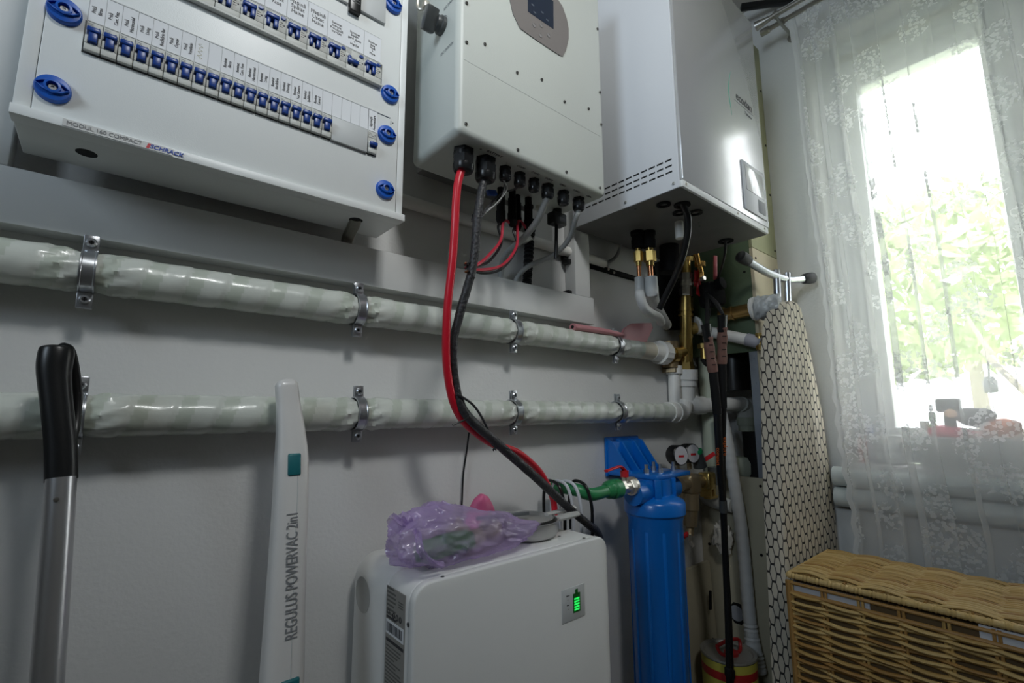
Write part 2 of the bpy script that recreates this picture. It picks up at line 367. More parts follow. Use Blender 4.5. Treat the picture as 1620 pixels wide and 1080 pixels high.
# lower row : 19 one-pole breakers
PIT = .01772; RX0 = -.0652; RZ = 1.5915          # RZ: underside of the breakers
m = MB().box(RX0-.002, RX0+23.95*PIT+.001, PF-.0006, PF+.001, RZ-.001, RZ+.0475); m.build('row_cutout', GREYD, pn)
def breaker(x0, on=True, parent=pn):
    m = MB(); w_ = PIT-.0007
    m.box(x0, x0+w_, PF-.0035, PF, RZ+.033, RZ+.0475, .0006)               # upper printed face
    m.box(x0, x0+w_, PF-.0075, PF, RZ+.001, RZ+.0115, .0012)               # lower ledge
    m.box(x0, x0+.0032, PF-.0085, PF, RZ+.0105, RZ+.0225, .0008); m.box(x0+w_-.0032, x0+w_, PF-.0085, PF, RZ+.0105, RZ+.0225, .0008)
    m.box(x0, x0+w_, PF-.0028, PF, RZ+.0108, RZ+.033)
    m.mat(1); m.box(x0+.001, x0+w_-.001, PF-.0038, PF-.003, RZ+.0458, RZ+.0466)
    for q in range(3): m.box(x0+.0012, x0+.0075, PF-.0038, PF-.003, RZ+.0425-q*.0022, RZ+.0429-q*.0022)
    m.box(x0+.0082, x0+.0108, PF-.0038, PF-.003, RZ+.0365, RZ+.0378); m.mat(2).box(x0+.0128, x0+.0142, PF-.0038, PF-.003, RZ+.039, RZ+.0403)
    b = m.build('circuit_breaker', [GREYM, INKG, INK], parent)
    t = MB(); cx = x0+w_/2; dz = 0 if on else -.012
    t.box(cx-.0074, cx+.0074, PF-.0145, PF-.002, RZ+.0258+dz, RZ+.0332+dz, .0018)
    t.box(cx-.0048, cx+.0048, PF-.0125, PF-.002, RZ+.0125+(0 if on else .004), RZ+.0285+dz, .0012)
    t.box(cx-.0044, cx+.0044, PF-.009, PF-.002, RZ+.0115, RZ+.018, .001)
    join(t.build('toggle', TOGB), b); return b
b0 = breaker(RX0)
for k in range(1, 19):
    c = copy_tree(b0, pn); c.location = (k*PIT, 0, 0)
breaker(RX0+22.95*PIT, False)
MB().box(RX0+19*PIT, RX0+22.85*PIT, PF-.0062, PF, RZ-.0008, RZ+.0455, .001).build('blank_cover', GREYL, pn)
low = ['Priză\nBirou', 'Priză\nCam. Fete', 'Priză\nMatrimonial', 'Priză\nLiving', 'Priză\nBucătărie Bar', 'Priză\nCuptor', 'Priză\nVentilatie', '~', '', 'Iluminat\nBirou', 'Iluminat\nCam. Fete', 'Iluminat\nMatrimonial', 'Iluminat\nLiving', 'Iluminat\nBucătărie', 'Iluminat\nDressing', 'Iluminat\nHol Camere', 'Iluminat\nSpălătorie', 'Iluminat\nCamară', '', '', '', '', '']
for k, tx in enumerate(low):
    x0 = RX0+k*PIT
    lab = MB().box(x0+.0002, x0+PIT-.0002, PF-.0010, PF, RZ+.049, RZ+.092).build('row_label', PAPER, pn)
    join(MB().box(x0-.0002, x0+.0002, PF-.00115, PF-.0006, RZ+.049, RZ+.092).build('divider', INKG), lab)
    if tx == '~':
        pts = [(x0+.006+.004*math.sin(i*2.3)+.0006*(i % 3), PF-.0012, RZ+.056+i*.0024) for i in range(12)]
        join(MB().tube(pts, .00025, 5, 4).build('handwriting', PENCIL), lab)
    elif tx: text(tx, (x0+PIT/2, PF-.00115, RZ+.0675), (0, 0, 1), (-1, 0, 0), .0062, INK, lab, sx=.82, spacing=1.05)
x0 = RX0+22.95*PIT
lab = MB().box(x0-.0002, x0+PIT+.0002, PF-.0010, PF, RZ+.049, RZ+.092).build('row_label', PAPER, pn)
text('Siguranță\nAutomatizare', (x0+PIT/2, PF-.00115, RZ+.0675), (0, 0, 1), (-1, 0, 0), .0068, INK, lab, sx=.82)
m = MB().box(RX0-.002, RX0+25.5*PIT, PF-.0016, PF, RZ+.092, RZ+.0935); m.build('label_holder', GREYL, pn)
m = MB().box(.388, .389, PF-.0006, PF, RZ+.078, RZ+.087).lathe([(.0012, 0), (.0012, .0006)], (.393, PF, RZ+.084), (0, -1, 0), 8); m.build('lock_mark', INK, pn)
# upper row : two-pole residual current breakers
UZ = 1.7415; UP = .0354; UXE = .3615
def rcbo(x0, on=True):
    m = MB(); w_ = UP-.0006
    m.box(x0, x0+w_, PF-.0038, PF, UZ+.031, UZ+.0485, .0006)
    m.box(x0, x0+w_, PF-.0085, PF, UZ+.0, UZ+.011, .0012)
    m.box(x0, x0+.0036, PF-.009, PF, UZ+.0105, UZ+.0235, .0008); m.box(x0+.0205, x0+w_, PF-.009, PF, UZ+.0105, UZ+.0315, .0008)
    m.box(x0+.009, x0+.0135, PF-.0095, PF, UZ+.0105, UZ+.0195, .0008)
    m.box(x0, x0+w_, PF-.003, PF, UZ+.0105, UZ+.033)
    m.mat(1); m.box(x0+.001, x0+w_-.001, PF-.0041, PF-.003, UZ+.0465, UZ+.0471)
    for q in range(4): m.box(x0+.002, x0+.011, PF-.0041, PF-.003, UZ+.044-q*.0022, UZ+.0444-q*.0022)
    m.box(x0+.0075, x0+.0098, PF-.0041, PF-.003, UZ+.0335, UZ+.0352); m.mat(2).box(x0+.030, x0+.0322, PF-.0095, PF-.008, UZ+.023, UZ+.0252)
    for q in range(3): m.box(x0+.024, x0+.029, PF-.0095, PF-.008, UZ+.028-q*.004, UZ+.0284-q*.004)
    b = m.build('residual_current_breaker', [GREYM, INKG, INK], pn)
    t = MB(); dz = 0 if on else -.0125
    t.box(x0+.0018, x0+.0222, PF-.0155, PF-.002, UZ+.0262+dz, UZ+.0335+dz, .0016)
    if on:
        t.box(x0+.0032, x0+.0092, PF-.0125, PF-.002, UZ+.0135, UZ+.028, .001); t.box(x0+.0145, x0+.0215, PF-.0135, PF-.002, UZ+.0125, UZ+.028, .001)
    else: t.box(x0+.0032, x0+.0092, PF-.011, PF-.002, UZ+.018, UZ+.029, .001)
    join(t.build('toggle', TOGB), b)
    q = MB().lathe([(.0036, 0), (.0036, .002), (.003, .0026), (0, .0026)], (0, 0, 0), (0, -1, 0), 18)
    q.v = [V((x0+.030+p.x*1.15, PF-.0038+p.y, UZ+.041+p.z*.85)) for p in q.v]
    join(q.build('test_button', TOGB), b); return b
r0 = rcbo(UXE-UP)
for k in range(2, 12):
    if k == 2: rcbo(UXE-2*UP, False)
    else:
        c = copy_tree(r0, pn); c.location = (-(k-1)*UP, 0, 0)
m = MB().box(UXE-11*UP-.004, UXE+.004, PF-.0006, PF+.001, UZ-.002, UZ+.0495); m.build('row_cutout', GREYD, pn)
m = MB().box(UXE-11*UP-.004, UXE+.002, PF-.010, PF, UZ-.0045, UZ-.0002, .001); m.build('row_ledge', GREYM, pn)
up_l = [(1, 1.0, 'Iluminat\nBaie\nMică\n+\nMare', .0066), (3, 2.0, None, 0), (4, 1.0, 'Mașină\nUscat\nHaine', .0105), (5, 1.0, 'Mașină\nSpălat\nHaine', .0105), (6, 1.0, 'Mașină\nSpălat\nVase', .0105), (7, 1.0, 'Frigider', .0085), (8, 1.0, 'Cuptor', .0095), (9, 1.0, 'Plită', .0095)]
for k, n_, tx, sz in up_l:
    x0 = UXE-k*UP
    lab = MB().box(x0+.0003, x0+n_*UP-.0003, PF-.001, PF, UZ+.0515, UZ+.104).build('row_label', PAPER, pn)
    join(MB().box(x0-.0003, x0+.0003, PF-.0012, PF-.0006, UZ+.0515, UZ+.104).box(x0, x0+n_*UP, PF-.0012, PF-.0006, UZ+.1036, UZ+.104).build('divider', INKG), lab)
    if tx: text(tx, (x0+UP/2, PF-.00115, UZ+.0785 if sz > .007 else UZ+.074), (1, 0, 0), (0, 0, 1), sz, INK, lab, sx=.86, spacing=.92)
    else:
        text('Iluminat\nIntrare\nPrincipală\nInt+Ext', (x0+UP*.48, PF-.00115, UZ+.078), (1, 0, 0), (0, 0, 1), .0068, INK, lab, sx=.9, spacing=.9)
        text('Iluminat\nSeră+\ngard spate\n+\nIrigație', (x0+UP*1.47, PF-.00115, UZ+.074), (1, 0, 0), (0, 0, 1), .0068, INK, lab, sx=.9, spacing=.9)
# top row, mostly above the picture: meter module and blank plate
m = MB().box(.2915, .3135, PF-.012, PF, 1.866, 1.95, .002).mat(1)
for q in range(5): m.box(.295, .310, PF-.0123, PF-.0118, 1.884+q*.006, 1.886+q*.006)
m.build('black_module', [BLACKP, GREYD], pn)
MB().box(.3145, .367, PF-.006, PF, 1.8805, 1.95, .001).build('blank_cover', GREYL, pn)
MB().box(.06, .2905, PF-.006, PF, 1.8805, 1.95, .001).build('blank_cover', POWDER, pn)

# ================================================================ INVERTER
iv = thing('hybrid_inverter', (.69, -.115, 1.63), 'off-white wall-mounted inverter with a round grey display and black cable glands underneath', 'inverter')
IX0, IX1, IY, IYB, IZ0, IZ1 = .4645, .911, -.295, -.115, 1.6275, 2.25
MB().box(IX0, IX1, IY, IYB, IZ0, IZ1, .014, 5).build('housing', INVW, iv, ang=50)
MB().box(IX0+.05, IX1-.05, -.116, -.046, IZ0+.03, IZ1-.1, .004).build('wall_bracket', PLATE, iv)
for u, v in ((738, 5), (738, 67), (767, 70), (818, 115), (857, 126), (893, 161), (931, 172), (945, 46), (949, 146), (951, 197), (896, 272), (949, 297), (737, 196), (819, 237)):
    p = P(u, v, y=IY-.0005)
    m = MB().lathe([(.0036, 0), (.0036, .0012), (.0028, .0022), (.0015, .0022), (.0012, .0008), (0, .0008)], p, (0, -1, 0), 14); m.build('screw', mat('dark_screw', (.16, .155, .14), .4, metal=.6) if 'dark_screw' not in bpy.data.materials else bpy.data.materials['dark_screw'], iv)
MB().box(IX0+.014, IX1-.014, IY-.0004, IY+.001, 1.7845, 1.7850).build('seam', GREYL, iv)
pts = [P(u, v, y=IY-.0004) for u, v in ((806, 0), (811, 22), (822, 45), (840, 58), (865, 75), (886, 88.5), (890, 89), (895, 80), (899, 62), (899, 46), (896, 30), (889, 10), (882, 0))]
arc = [pts[-1].lerp(pts[0], t_)+V((0, 0, .075*math.sin(PI*t_)**.7)) for t_ in [i/10 for i in range(1, 10)]]
bez = MB().prism(pts+arc, (0, -.0016, 0)).build('display_bezel', WOODP, iv)
q = [P(u, v, y=IY-.0022) for u, v in ((835, -4), (835, 18), (875.5, 46), (875.5, 20))]; q[0].z = q[3].z = max(q[0].z, q[3].z)+.03
join(MB().prism(q, (0, -.0006, 0)).build('screen', LCD), bez)
m = MB()
for u, v in ((843, 8), (858, 20), (866, 32), (846, 20)):
    p = P(u, v, y=IY-.003); m.box(p.x-.004, p.x+.004, IY-.0034, IY-.0028, p.z-.002, p.z+.002)
join(m.build('segment', LCDG), bez)
for u, v in ((845, 40), (856, 40), (855, 56), (868, 56)):
    p = P(u, v, y=IY-.0022); join(MB().lathe([(.0052, 0), (.0052, .0008), (.0044, .0008), (.0044, .0003), (0, .0003)], p, (0, -1, 0), 18).build('button', mat('bezel_button', (.27, .255, .25), .4) if 'bezel_button' not in bpy.data.materials else bpy.data.materials['bezel_button']), bez)
# rotary disconnect on the left side
k = P(700, 42, x=IX0); kx = IX0
m = MB().lathe([(.019, 0), (.019, .008), (.016, .010)], (kx, k.y, k.z), (-1, 0, 0), 26)
m.lathe([(.0165, .010), (.0165, .016), (.0155, .018), (0, .018)], (kx, k.y, k.z), (-1, 0, 0), 26)
m.obox((kx-.030, k.y, k.z), (.013, 0, 0), (0, .0075, .0045), (0, -.012, .020), .003)
m.build('rotary_switch', GREYD, iv)
p = P(672, 18, x=IX0)
m = MB().tube([p+V((-.012, 0, .06)), p+V((-.017, 0, .03)), p+V((-.017, .001, .004)), p+V((-.012, -.003, -.004)), p+V((-.004, -.012, 0))], .0035, 8, 6)
m.obox(p+V((-.006, -.014, .002)), (.006, 0, 0), (0, .007, 0), (0, 0, .008), .002)
m.build('latch', NICKEL, iv)
text('DC SWITCH', P(707, 77, x=IX0-.0003), (0, -1, 0), (0, 0, 1), .0085, INKG, iv)
text('DC SWITCH', P(712, 4, x=IX0-.0003), (0, -1, 0), (0, 0, 1), .0085, INKG, iv)
m = MB().tube([(IX0-.0004, k.y-.021*math.cos(a), k.z+.021*math.sin(a)) for a in [.5+i*.2 for i in range(5)]], .0006, 5, 3); m.build('switch_mark', INKG, iv)
# cable glands
zg = IZ0
GL = [(.513, .022), (.569, .0225), (.6225, .0135), (.665, .0135), (.7085, .013), (.752, .0148), (.806, .0148), (.861, .0148)]
GY = -.246
def gland(x, r, y=GY):
    m = MB().hexnut((x, y, zg+.002), (x, y, zg-.35*r), r*1.02)
    m.lathe([(r*.96, -.35*r), (r, -.5*r), (r, -.7*r)], (x, y, zg), (0, 0, 1), 22) if False else None
    m.cyl((x, y, zg-.3*r), (x, y, zg-.75*r), r*.93, 22)
    m.hexnut((x, y, zg-.7*r), (x, y, zg-1.5*r), r*1.04)
    m.lathe([(r*.99, 0), (r*.98, .35*r), (r*.86, .62*r), (r*.6, .72*r), (r*.45, .66*r)], (x, y, zg-1.5*r), (0, 0, -1), 24)
    return m.build('cable_gland', BLACKP, iv)
for x, r in GL: gland(x, r)
for tx, x, yy, sz in (('+', .537, -.272, .011), ('BATTERY', .570, -.276, .0095), ('-', .612, -.265, .011), ('COM1', .648, -.271, .0085), ('COM2', .690, -.271, .0085), ('COM3', .733, -.271, .0085), ('GRID', .778, -.271, .0085), ('LOAD', .826, -.271, .0085), ('GEN', .872, -.271, .0085)):
    text(tx, (x, yy, zg-.0003), (1, 0, 0), (0, -1, 0), sz, INK, iv, sx=1.0)
# plugged string connectors, earth stud, data stick
for x, y in ((.676, -.165), (.706, -.172), (.732, -.160), (.762, -.168)):
    m = MB().cyl((x, y, zg+.002), (x, y, zg-.03), .0085, 14).cyl((x, y, zg-.02), (x, y, zg-.062), .0105, 14).lathe([(.0115, 0), (.0115, .022), (.008, .03), (.005, .033)], (x, y, zg-.058), (0, 0, -1), 12)
    m.build('string_connector', BLACKM, iv)
x, y = .868, -.165
m = MB().cyl((x, y, zg+.002), (x, y, zg-.014), .012, 16).box(x-.026, x+.022, y-.014, y+.014, zg-.045, zg-.012, .004)
m.cyl((x-.004, y, zg-.045), (x-.006, y+.002, zg-.135), .0048, 12).mat(1).box(x-.006, x+.016, y-.0146, y-.0135, zg-.036, zg-.026)
m.build('data_stick', [BLACKP, GREYD], iv)
for dx in (0, .022): MB().cyl((.812+dx*.3, -.15, zg+.001), (.812+dx*.3, -.15, zg-.008), .005, 10).build('earth_stud', NICKEL, iv)
m = MB().lathe([(.009, 0), (.009, .008), (.007, .010), (0, .010)], (.795, -.138, zg), (0, 0, -1), 16); m.build('blind_plug', BLACKM, iv)

# ---- cables under the inverter
def cable(name, pts, r, m_, label, cat='cable', n=10, res=8, rf=None, group=None):
    return tag(MB().tube(pts, rf or r, n, res).build(name, m_), label, cat, group)
gx = lambda i: GL[i][0]
cable('battery_cable', [(gx(0), GY, zg-.03), P(723, 300, y=-.246), P(717, 400, y=-.235), P(707, 500, y=-.215), P(708, 590, y=-.195), P(727, 657, y=-.18), P(774, 699, y=-.16), P(818, 715, y=-.13), P(852, 744, y=-.11), P(870, 776, y=-.10), P(877, 803, y=-.09), P(877, 850, y=-.10)], .0082, REDC, 'thick red cable hanging from the inverter down to the battery', n=14)
blk = [(gx(1), GY, zg-.03), P(757, 330, y=-.246), P(748, 420, y=-.235), P(729, 490, y=-.215), P(717, 545, y=-.20), P(721, 610, y=-.19), P(737, 655, y=-.19), P(790, 704, y=-.19), P(850, 757, y=-.185), P(905, 808, y=-.175), P(930, 829, y=-.17), P(947, 846, y=-.15), P(951, 885, y=-.13), P(951, 960, y=-.13)]
bc = cable('battery_cable', blk, .0088, SLEEVE, 'thick black sleeved cable crossing the red one on its way to the battery', n=14, rf=lambda t, a: .0088+.0009*noise.noise(V((t*60, a, 0)))+.0012*(t > .42))
# frayed tape ends along the black cable
for u, v, w_ in ((748, 345, .009), (766, 375, .007), (760, 400, .006), (748, 440, .006), (733, 655, .010), (778, 712, .008), (824, 745, .004)):
    p = P(u, v, y=-.235 if v < 460 else -.185); c_ = min(catmull(blk, 12), key=lambda q_: (q_-p).length); p = c_+(p-c_).normalized()*.0075
    m = MB()
    for q in range(4):
        d = V((random.uniform(-1, 1), random.uniform(-.6, .6), random.uniform(-1, 1)))*w_*1.1
        e = V((random.uniform(-1, 1), random.uniform(-1, 1), random.uniform(-1, 1)))*w_*.6
        m.prism([p-d*.4, p+d, p+d+e, p+e*.8], V((.0006, -.0008, .0004)))
    join(m.build('tape_end', SLEEVE), bc)
m = MB().tube([P(722, 622, y=-.20), P(748, 640, y=-.20), P(765, 665, y=-.195), P(776, 690, y=-.19)], .0026, 8); join(m.build('side_wire', SLEEVE), bc)
zt = MB().tube([P(716, 672, y=-.205), P(728, 667, y=-.207), P(738, 662, y=-.207), P(742, 655, y=-.20)], .0022, 6); join(zt.build('cable_tie', BLACKP), bc)
# red and black string wires
sx = [(.676, -.165), (.706, -.172), (.732, -.160), (.762, -.168)]
J = P(737, 424, y=-.225)
wires = [(0, BLACKP, .0030, (788, 360), (793, 385), (775, 412), (755, 421), 'black wire looping from the leftmost plug under the inverter'),
         (1, REDW, .0036, (797, 350), (792, 380), (775, 402), (758, 417), 'pink-red wire looping inside the other red wire under the inverter'),
         (2, BLACKP, .0030, (812, 365), (818, 392), (795, 424), (765, 432), 'black wire making the lowest loop under the inverter'),
         (3, REDW, .0036, (820, 350), (817, 390), (795, 419), (762, 427), 'pink-red wire making the wide outer loop under the inverter')]
for i, m_, r, a, b, c, d, lab in wires:
    x, y = sx[i]; cable('string_wire', [(x, y, zg-.085), P(*a, y=-.17), P(*b, y=-.18), P(*c, y=-.20), P(*d, y=-.215), J], r, m_, lab, 'wire', 8)
m = MB()
for i in range(7):
    p = J+V((random.uniform(-.008, .004), random.uniform(-.012, 0), random.uniform(-.010, .010))); e = V((random.uniform(-.012, .008), 0, random.uniform(-.008, .008)))
    m.mat(i % 3 == 2).tube([p, p+e*.5+V((0, -.004, 0)), p+e], .0022, 6, 3)
tag(m.build('wire_bundle', [SLEEVE, COPPER]), 'frayed bundle of taped wire ends beside the black cable under the inverter', 'wires')
# thin striped data wires from the third gland
for i in range(4):
    o = .0025*i
    cable('data_wire', [(gx(2)-.005+o, GY+.002*(i % 2), zg-.03), P(800-2*i+2, 300, y=-.235), P(786+3*i-4, 325-2*i, y=-.222), P(770+i, 335-2*i, y=-.215), P(762, 343, y=-.225)], .0012, SHAD if i % 2 else GREYL, 'thin black data wire curling out of the first small gland' if i % 2 else 'thin pale data wire curling out of the first small gland', 'wire', 6, 6, group='black data wires of the first small gland' if i % 2 else 'pale data wires of the first small gland')
cable('data_wire', [(gx(3), GY, zg-.028), P(812, 300, y=-.225), P(795, 305, y=-.20), P(776, 322, y=-.20), P(764, 338, y=-.22)], .0022, SHAD, 'dark data wire from the second small gland to the black cable', 'wire', 8)
m = MB().obox(P(778, 305, y=-.20), (.012, 0, .003), (0, .005, 0), (-.002, 0, .006), .002); tag(m.build('wire_connector', TOGB), 'small blue crimp connector between the thick black cable and the data wires', 'connector')
# grey mains cables
cable('mains_cable', [(gx(5), GY, zg-.03), P(862, 322, y=-.235), P(849, 350, y=-.20), P(827, 378, y=-.15), P(802, 400, y=-.07), P(793, 425, y=-.028), P(790, 470, y=-.022)], .0082, GREYC, 'thick grey cable from the fourth small gland, passing behind the red wire loops', n=14)
cable('mains_cable', [(gx(7), GY, zg-.03), P(911, 345, y=-.235), P(900, 378, y=-.19), P(876, 403, y=-.14), P(838, 420, y=-.075), P(820, 437, y=-.03), P(808, 462, y=-.022)], .0068, GREYC, 'grey cable swinging from the rightmost gland to behind the frame rail', n=14)
m = MB(); pa, pb = P(841, 348, y=-.022), P(833, 462, y=-.020)
m.tube([pa, P(838, 380, y=-.02), P(836, 410, y=-.02), pb], lambda t, a: .0125+.0022*math.sin(t*330), 14, 40)
tag(m.build('corrugated_conduit', CONDB), 'black corrugated conduit rising from behind the frame rail to the inverter', 'conduit')
# conduits on the wall
c0, c1 = P(640, 326, y=-.017), P(956, 417, y=-.017); zc = 1.597
tag(MB().cyl((.30, -.017, zc), (1.243, -.017, zc-.004), .0155, 18).build('wall_conduit', PPR), 'white round conduit along the wall behind the inverter and frame post', 'conduit')
tag(MB().box(1.05, 1.575, -.016, -.001, 1.567, 1.583, .002).build('black_strap', BLACKM), 'black strip running along the wall under the wall unit', 'strip')
m = MB(); 
for dx in (0, .03): m.lathe([(.0045, 0), (.0045, .003), (.002, .0045), (0, .0045)], (1.265+dx, -.0165, 1.577-dx*.2), (0, -1, 0), 10)
join(m.build('screw_pair', NICKEL), bpy.data.objects['black_strap'])
cable('control_cable', [P(957, 417, y=-.017), P(975, 405, y=-.03), P(988, 372, y=-.09), P(1005, 345, y=-.18), P(1032, 333, y=-.24), P(1043, 324, y=-.27), P(1046, 318, y=-.28)], .0055, GREYC, 'grey control cable from the wall conduit up into the wall unit')
cable('panel_lead', [(P(563, 348, z=PZ0).x, P(563, 348, z=PZ0).y, PZ0+.005), P(559, 358, y=-.085), P(551, 374, y=-.030), P(547, 396, y=-.022)], .011, mat('grey_brown_conduit', (.26, .25, .21), .5), 'grey-brown lead from the underside of the breaker panel into the frame', rf=lambda t, a: .0105+.002*math.cos(a*2))

# ================================================================ WALL UNIT (hydrobox)
ec = thing('heat_pump_indoor_unit', (1.31, -.05, 1.655), 'tall glossy white wall-hung heat pump unit with vent slots on its left side', 'heat pump unit')
EX0, EX1, EF, EZ0, EZ1 = 1.0495, 1.5675, -.424, 1.655, 2.406
MB().box(EX0, EX1-.002, -.4145, -.055, EZ0, EZ1-.002, .0015).build('casing', ECOW, ec)
MB().box(EX0+.10, EX1-.02, -.056, -.002, EZ0+.05, EZ1-.05).build('wall_plate', PLATE, ec)
MB().box(EX0+.0015, EX1-.003, -.4160, -.0565, EZ0-.0012, EZ0+.0005).build('underside', PLATE, ec)
MB().box(EX0+.002, EX1, EF, -.4147, EZ0+.019, EZ1, .002).build('front_door', ECOF, ec)
m = MB().box(EX0+.001, EX1-.006, EF+.001, -.4145, EZ0-.001, EZ0+.0175, .002); m.build('front_lip', POWDER, ec)
for x in (EX0+.017, EX0+.30, EX1-.035): MB().lathe([(.0038, 0), (.0038, .0015), (.002, .0026), (0, .0026)], (x, EF+.001, EZ0+.009), (0, -1, 0), 12).build('screw', NICKEL, ec)
for u, v in ((1066, 290), (990, 320)): p = P(u, v, x=EX0); MB().lathe([(.0038, 0), (.0038, .0015), (.002, .0026), (0, .0026)], p, (-1, 0, 0), 12).build('screw', STEEL, ec)
for r_ in range(3):
    for k in range(12):
        y0 = -.397+k*.0245; z = EZ0+.079-r_*.0165
        MB().box(EX0-.0004, EX0+.0006, y0, y0+.0185, z, z+.0042).build('vent_slot', DARK, ec)
dq = [P(u, v, y=EF) for u, v in ((1170, 252), (1205, 275), (1213, 350), (1180, 332))]
dx0, dx1, dz0, dz1 = 1.394, 1.5475, 1.691, 1.8475
cp = MB().box(dx0, dx1, EF-.0045, EF, dz0, dz1, .003).build('control_panel', mat('panel_frame_grey', (.62, .64, .66), .35, var=.01), ec)
join(MB().box(dx0+.017, dx1-.014, EF-.0052, EF-.004, dz0+.066, dz1-.014, .0006).build('display_window', mat('display_white', (.8, .80, .80), .08, var=.01, coat=1)), cp)
m = MB().box(dx0+.016, dx1-.013, EF-.0049, EF-.004, dz0+.065, dz1-.013); join(m.build('display_rim', GREYD), cp)
m = MB().box(dx1-.062, dx1-.013, EF-.0050, EF-.0042, dz0+.012, dz0+.055, .0004); join(m.build('finger_recess', mat('recess_grey', (.13, .14, .15), .5)), cp)
text('ecodan', P(1176, 161, y=EF-.0003)+V((.005, 0, 0)), (1, 0, 0), (0, 0, 1), .040, INK, ec, sx=.98)
text('Zubadan', P(1182, 181, y=EF-.0003)+V((.008, 0, 0)), (1, 0, 0), (0, 0, 1), .014, INKG, ec)
e0 = P(1162, 161, y=EF).x; e1 = P(1191, 178, y=EF).x
MB().box(e0, e1, EF-.0005, EF, P(1164, 158, y=EF).z-.003, P(1164, 158, y=EF).z-.002).build('rule_line', INKG, ec)
apts = [P(u, v, y=EF-.0003) for u, v in ((1155.5, 113), (1153, 132), (1153.5, 152), (1158, 182))]
MB().tube(apts, lambda t, a: .0002+.0016*math.sin(PI*min(1, max(0, t))), 6, 8).build('arc_emblem', mat('mint_print', (.16, .42, .32), .5), ec)
def ring(x, y, r0, r1, name='grommet'):
    MB().lathe([(r1, 0), (r1, .004), (r0, .005), (r0, -.001), (0, -.001)], (x, y, EZ0-.001), (0, 0, -1), 20).build(name, BLACKM, ec)
for x, y, r in ((1.107, -.333, .019), (1.148, -.364, .022), (1.190, -.331, .019), (1.224, -.360, .020), (1.514, -.307, .024)): ring(x, y, r*.6, r)
for x, y in ((1.075, -.265), (1.30, -.33), (1.33, -.315)): MB().lathe([(.004, 0), (.003, .002), (0, .002)], (x, y, EZ0), (0, 0, -1), 8).build('rivet', GREYD, ec)
MB().cyl((1.252, -.293, EZ0+.002), (1.252, -.293, EZ0-.052), .0125, 18).build('drain_stub', PPR, ec)
# hoses and refrigerant lines from the wall unit
cable('black_hose', [(1.148, -.364, EZ0+.004), P(1088, 343, y=-.36), P(1087, 375, y=-.345), P(1078, 412, y=-.31), P(1062, 450, y=-.25), P(1043, 488, y=-.20)], .0095, BLACKP, 'thick black hose drooping from the wall unit in front of the brass column', 'hose', 14)
cable('sensor_cable', [(1.514, -.307, EZ0+.004), P(1147, 400, y=-.29), P(1141, 425, y=-.24), P(1132, 447, y=-.15), P(1120, 470, y=-.10)], .0045, BLACKP, 'thin black cable from the right rear grommet of the wall unit')
def refr(u0, u1, ytop, r, pts, lab):
    b = P(u0, 366, z=EZ0); t = thing('refrigerant_line', (b.x, b.y, EZ0-.2), lab, 'pipe')
    x, y = b.x, b.y; z0 = EZ0
    MB().lathe([(.021, -.002), (.021, .012), (.018, .014), (.018, .026), (.0195, .028), (.0195, .052), (.013, .056)], (x, y, z0), (0, 0, -1), 18).build('rubber_collar', BLACKM, t)
    m = MB().cyl((x, y, z0-.05), (x, y, z0-.07), .6*r, 14).hexnut((x, y, z0-.066), (x, y, z0-.098), r*.95).cyl((x, y, z0-.095), (x, y, z0-.112), .62*r, 14); m.build('flare_nut', BRASS, t)
    MB().cyl((x, y, z0-.105), (x, y, z0-.165), .42*r, 12).build('copper_pipe', COPPER, t)
    MB().tube([(x, y, z0-.148), (x, y, z0-.20)]+[P(u, v, y=yy) for u, v, yy in pts], r, 14).build('insulation', FOAMG, t)
refr(1008, 0, 0, .0145, [(1012, 465, -.18), (1018, 484, -.18), (1030, 496, -.17), (1041, 501, -.14), (1046, 510, -.11)], 'thinner, left one of the white insulated refrigerant pipes under the wall unit')
refr(1026, 0, 0, .020, [(1031, 455, -.18), (1034, 478, -.15), (1044, 497, -.085), (1054, 514, -.045)], 'thicker, right one of the white insulated refrigerant pipes under the wall unit')

# ================================================================ WATER PIPES ON THE BACK WALL
def wrapped(name, x0, x1, y, z0, z1, r, clamps, label, pitch=.060, seed=0):
    n = 30; N = int((x1-x0)/.0035); vs = []; fs = []; mi = []
    for i in range(N+1):
        x = x0+(x1-x0)*i/N; z = z0+(z1-z0)*i/N
        for k in range(n):
            a = 2*PI*k/n; ph = (x/pitch + a/(2*PI)*.9 + .25*noise.noise(V((x*4, seed, 0)))) % 1
            R = r + .0016*(ph if ph < .92 else (1-ph)*11.5) + .0013*noise.noise(V((x*22, math.cos(a)*2, math.sin(a)*2+seed)))
            for c in clamps:
                d = abs(x-c)
                R += -.0045*math.exp(-(d/.022)**2) + .0028*math.exp(-((d-.028)/.022)**2)*math.sin(a*9+c*40+x*90)
            vs.append(V((x, y+R*math.cos(a), z+R*math.sin(a))))
            if i < N: fs.append([i*n+k, i*n+(k+1) % n, (i+1)*n+(k+1) % n, (i+1)*n+k]); mi.append(1 if ph < .36 else 0)
    m = MB(); m.v = vs; m.f = fs+[list(range(n)), [N*n+k for k in range(n)]]; m.m = mi+[0, 0]
    return tag(m.build(name, [TAPE, TAPE2], ang=60), label, 'pipe')
cu = [P(u, v, y=-.045) for u, v in ((140, 427), (565, 489), (811, 523.5), (972, 550))]
cl = [P(u, 653, y=-.045) for u in (122, 565, 811, 976)]
zu = lambda x: 1.3165-.0065*max(0, (x+.05)/1.4)
wrapped('wrapped_pipe', -1.05, 1.375, -.046, 1.3165, 1.309, .0312, [c.x for c in cu], 'upper white tape-wrapped pipe along the wall, under the steel frame rail', seed=1)
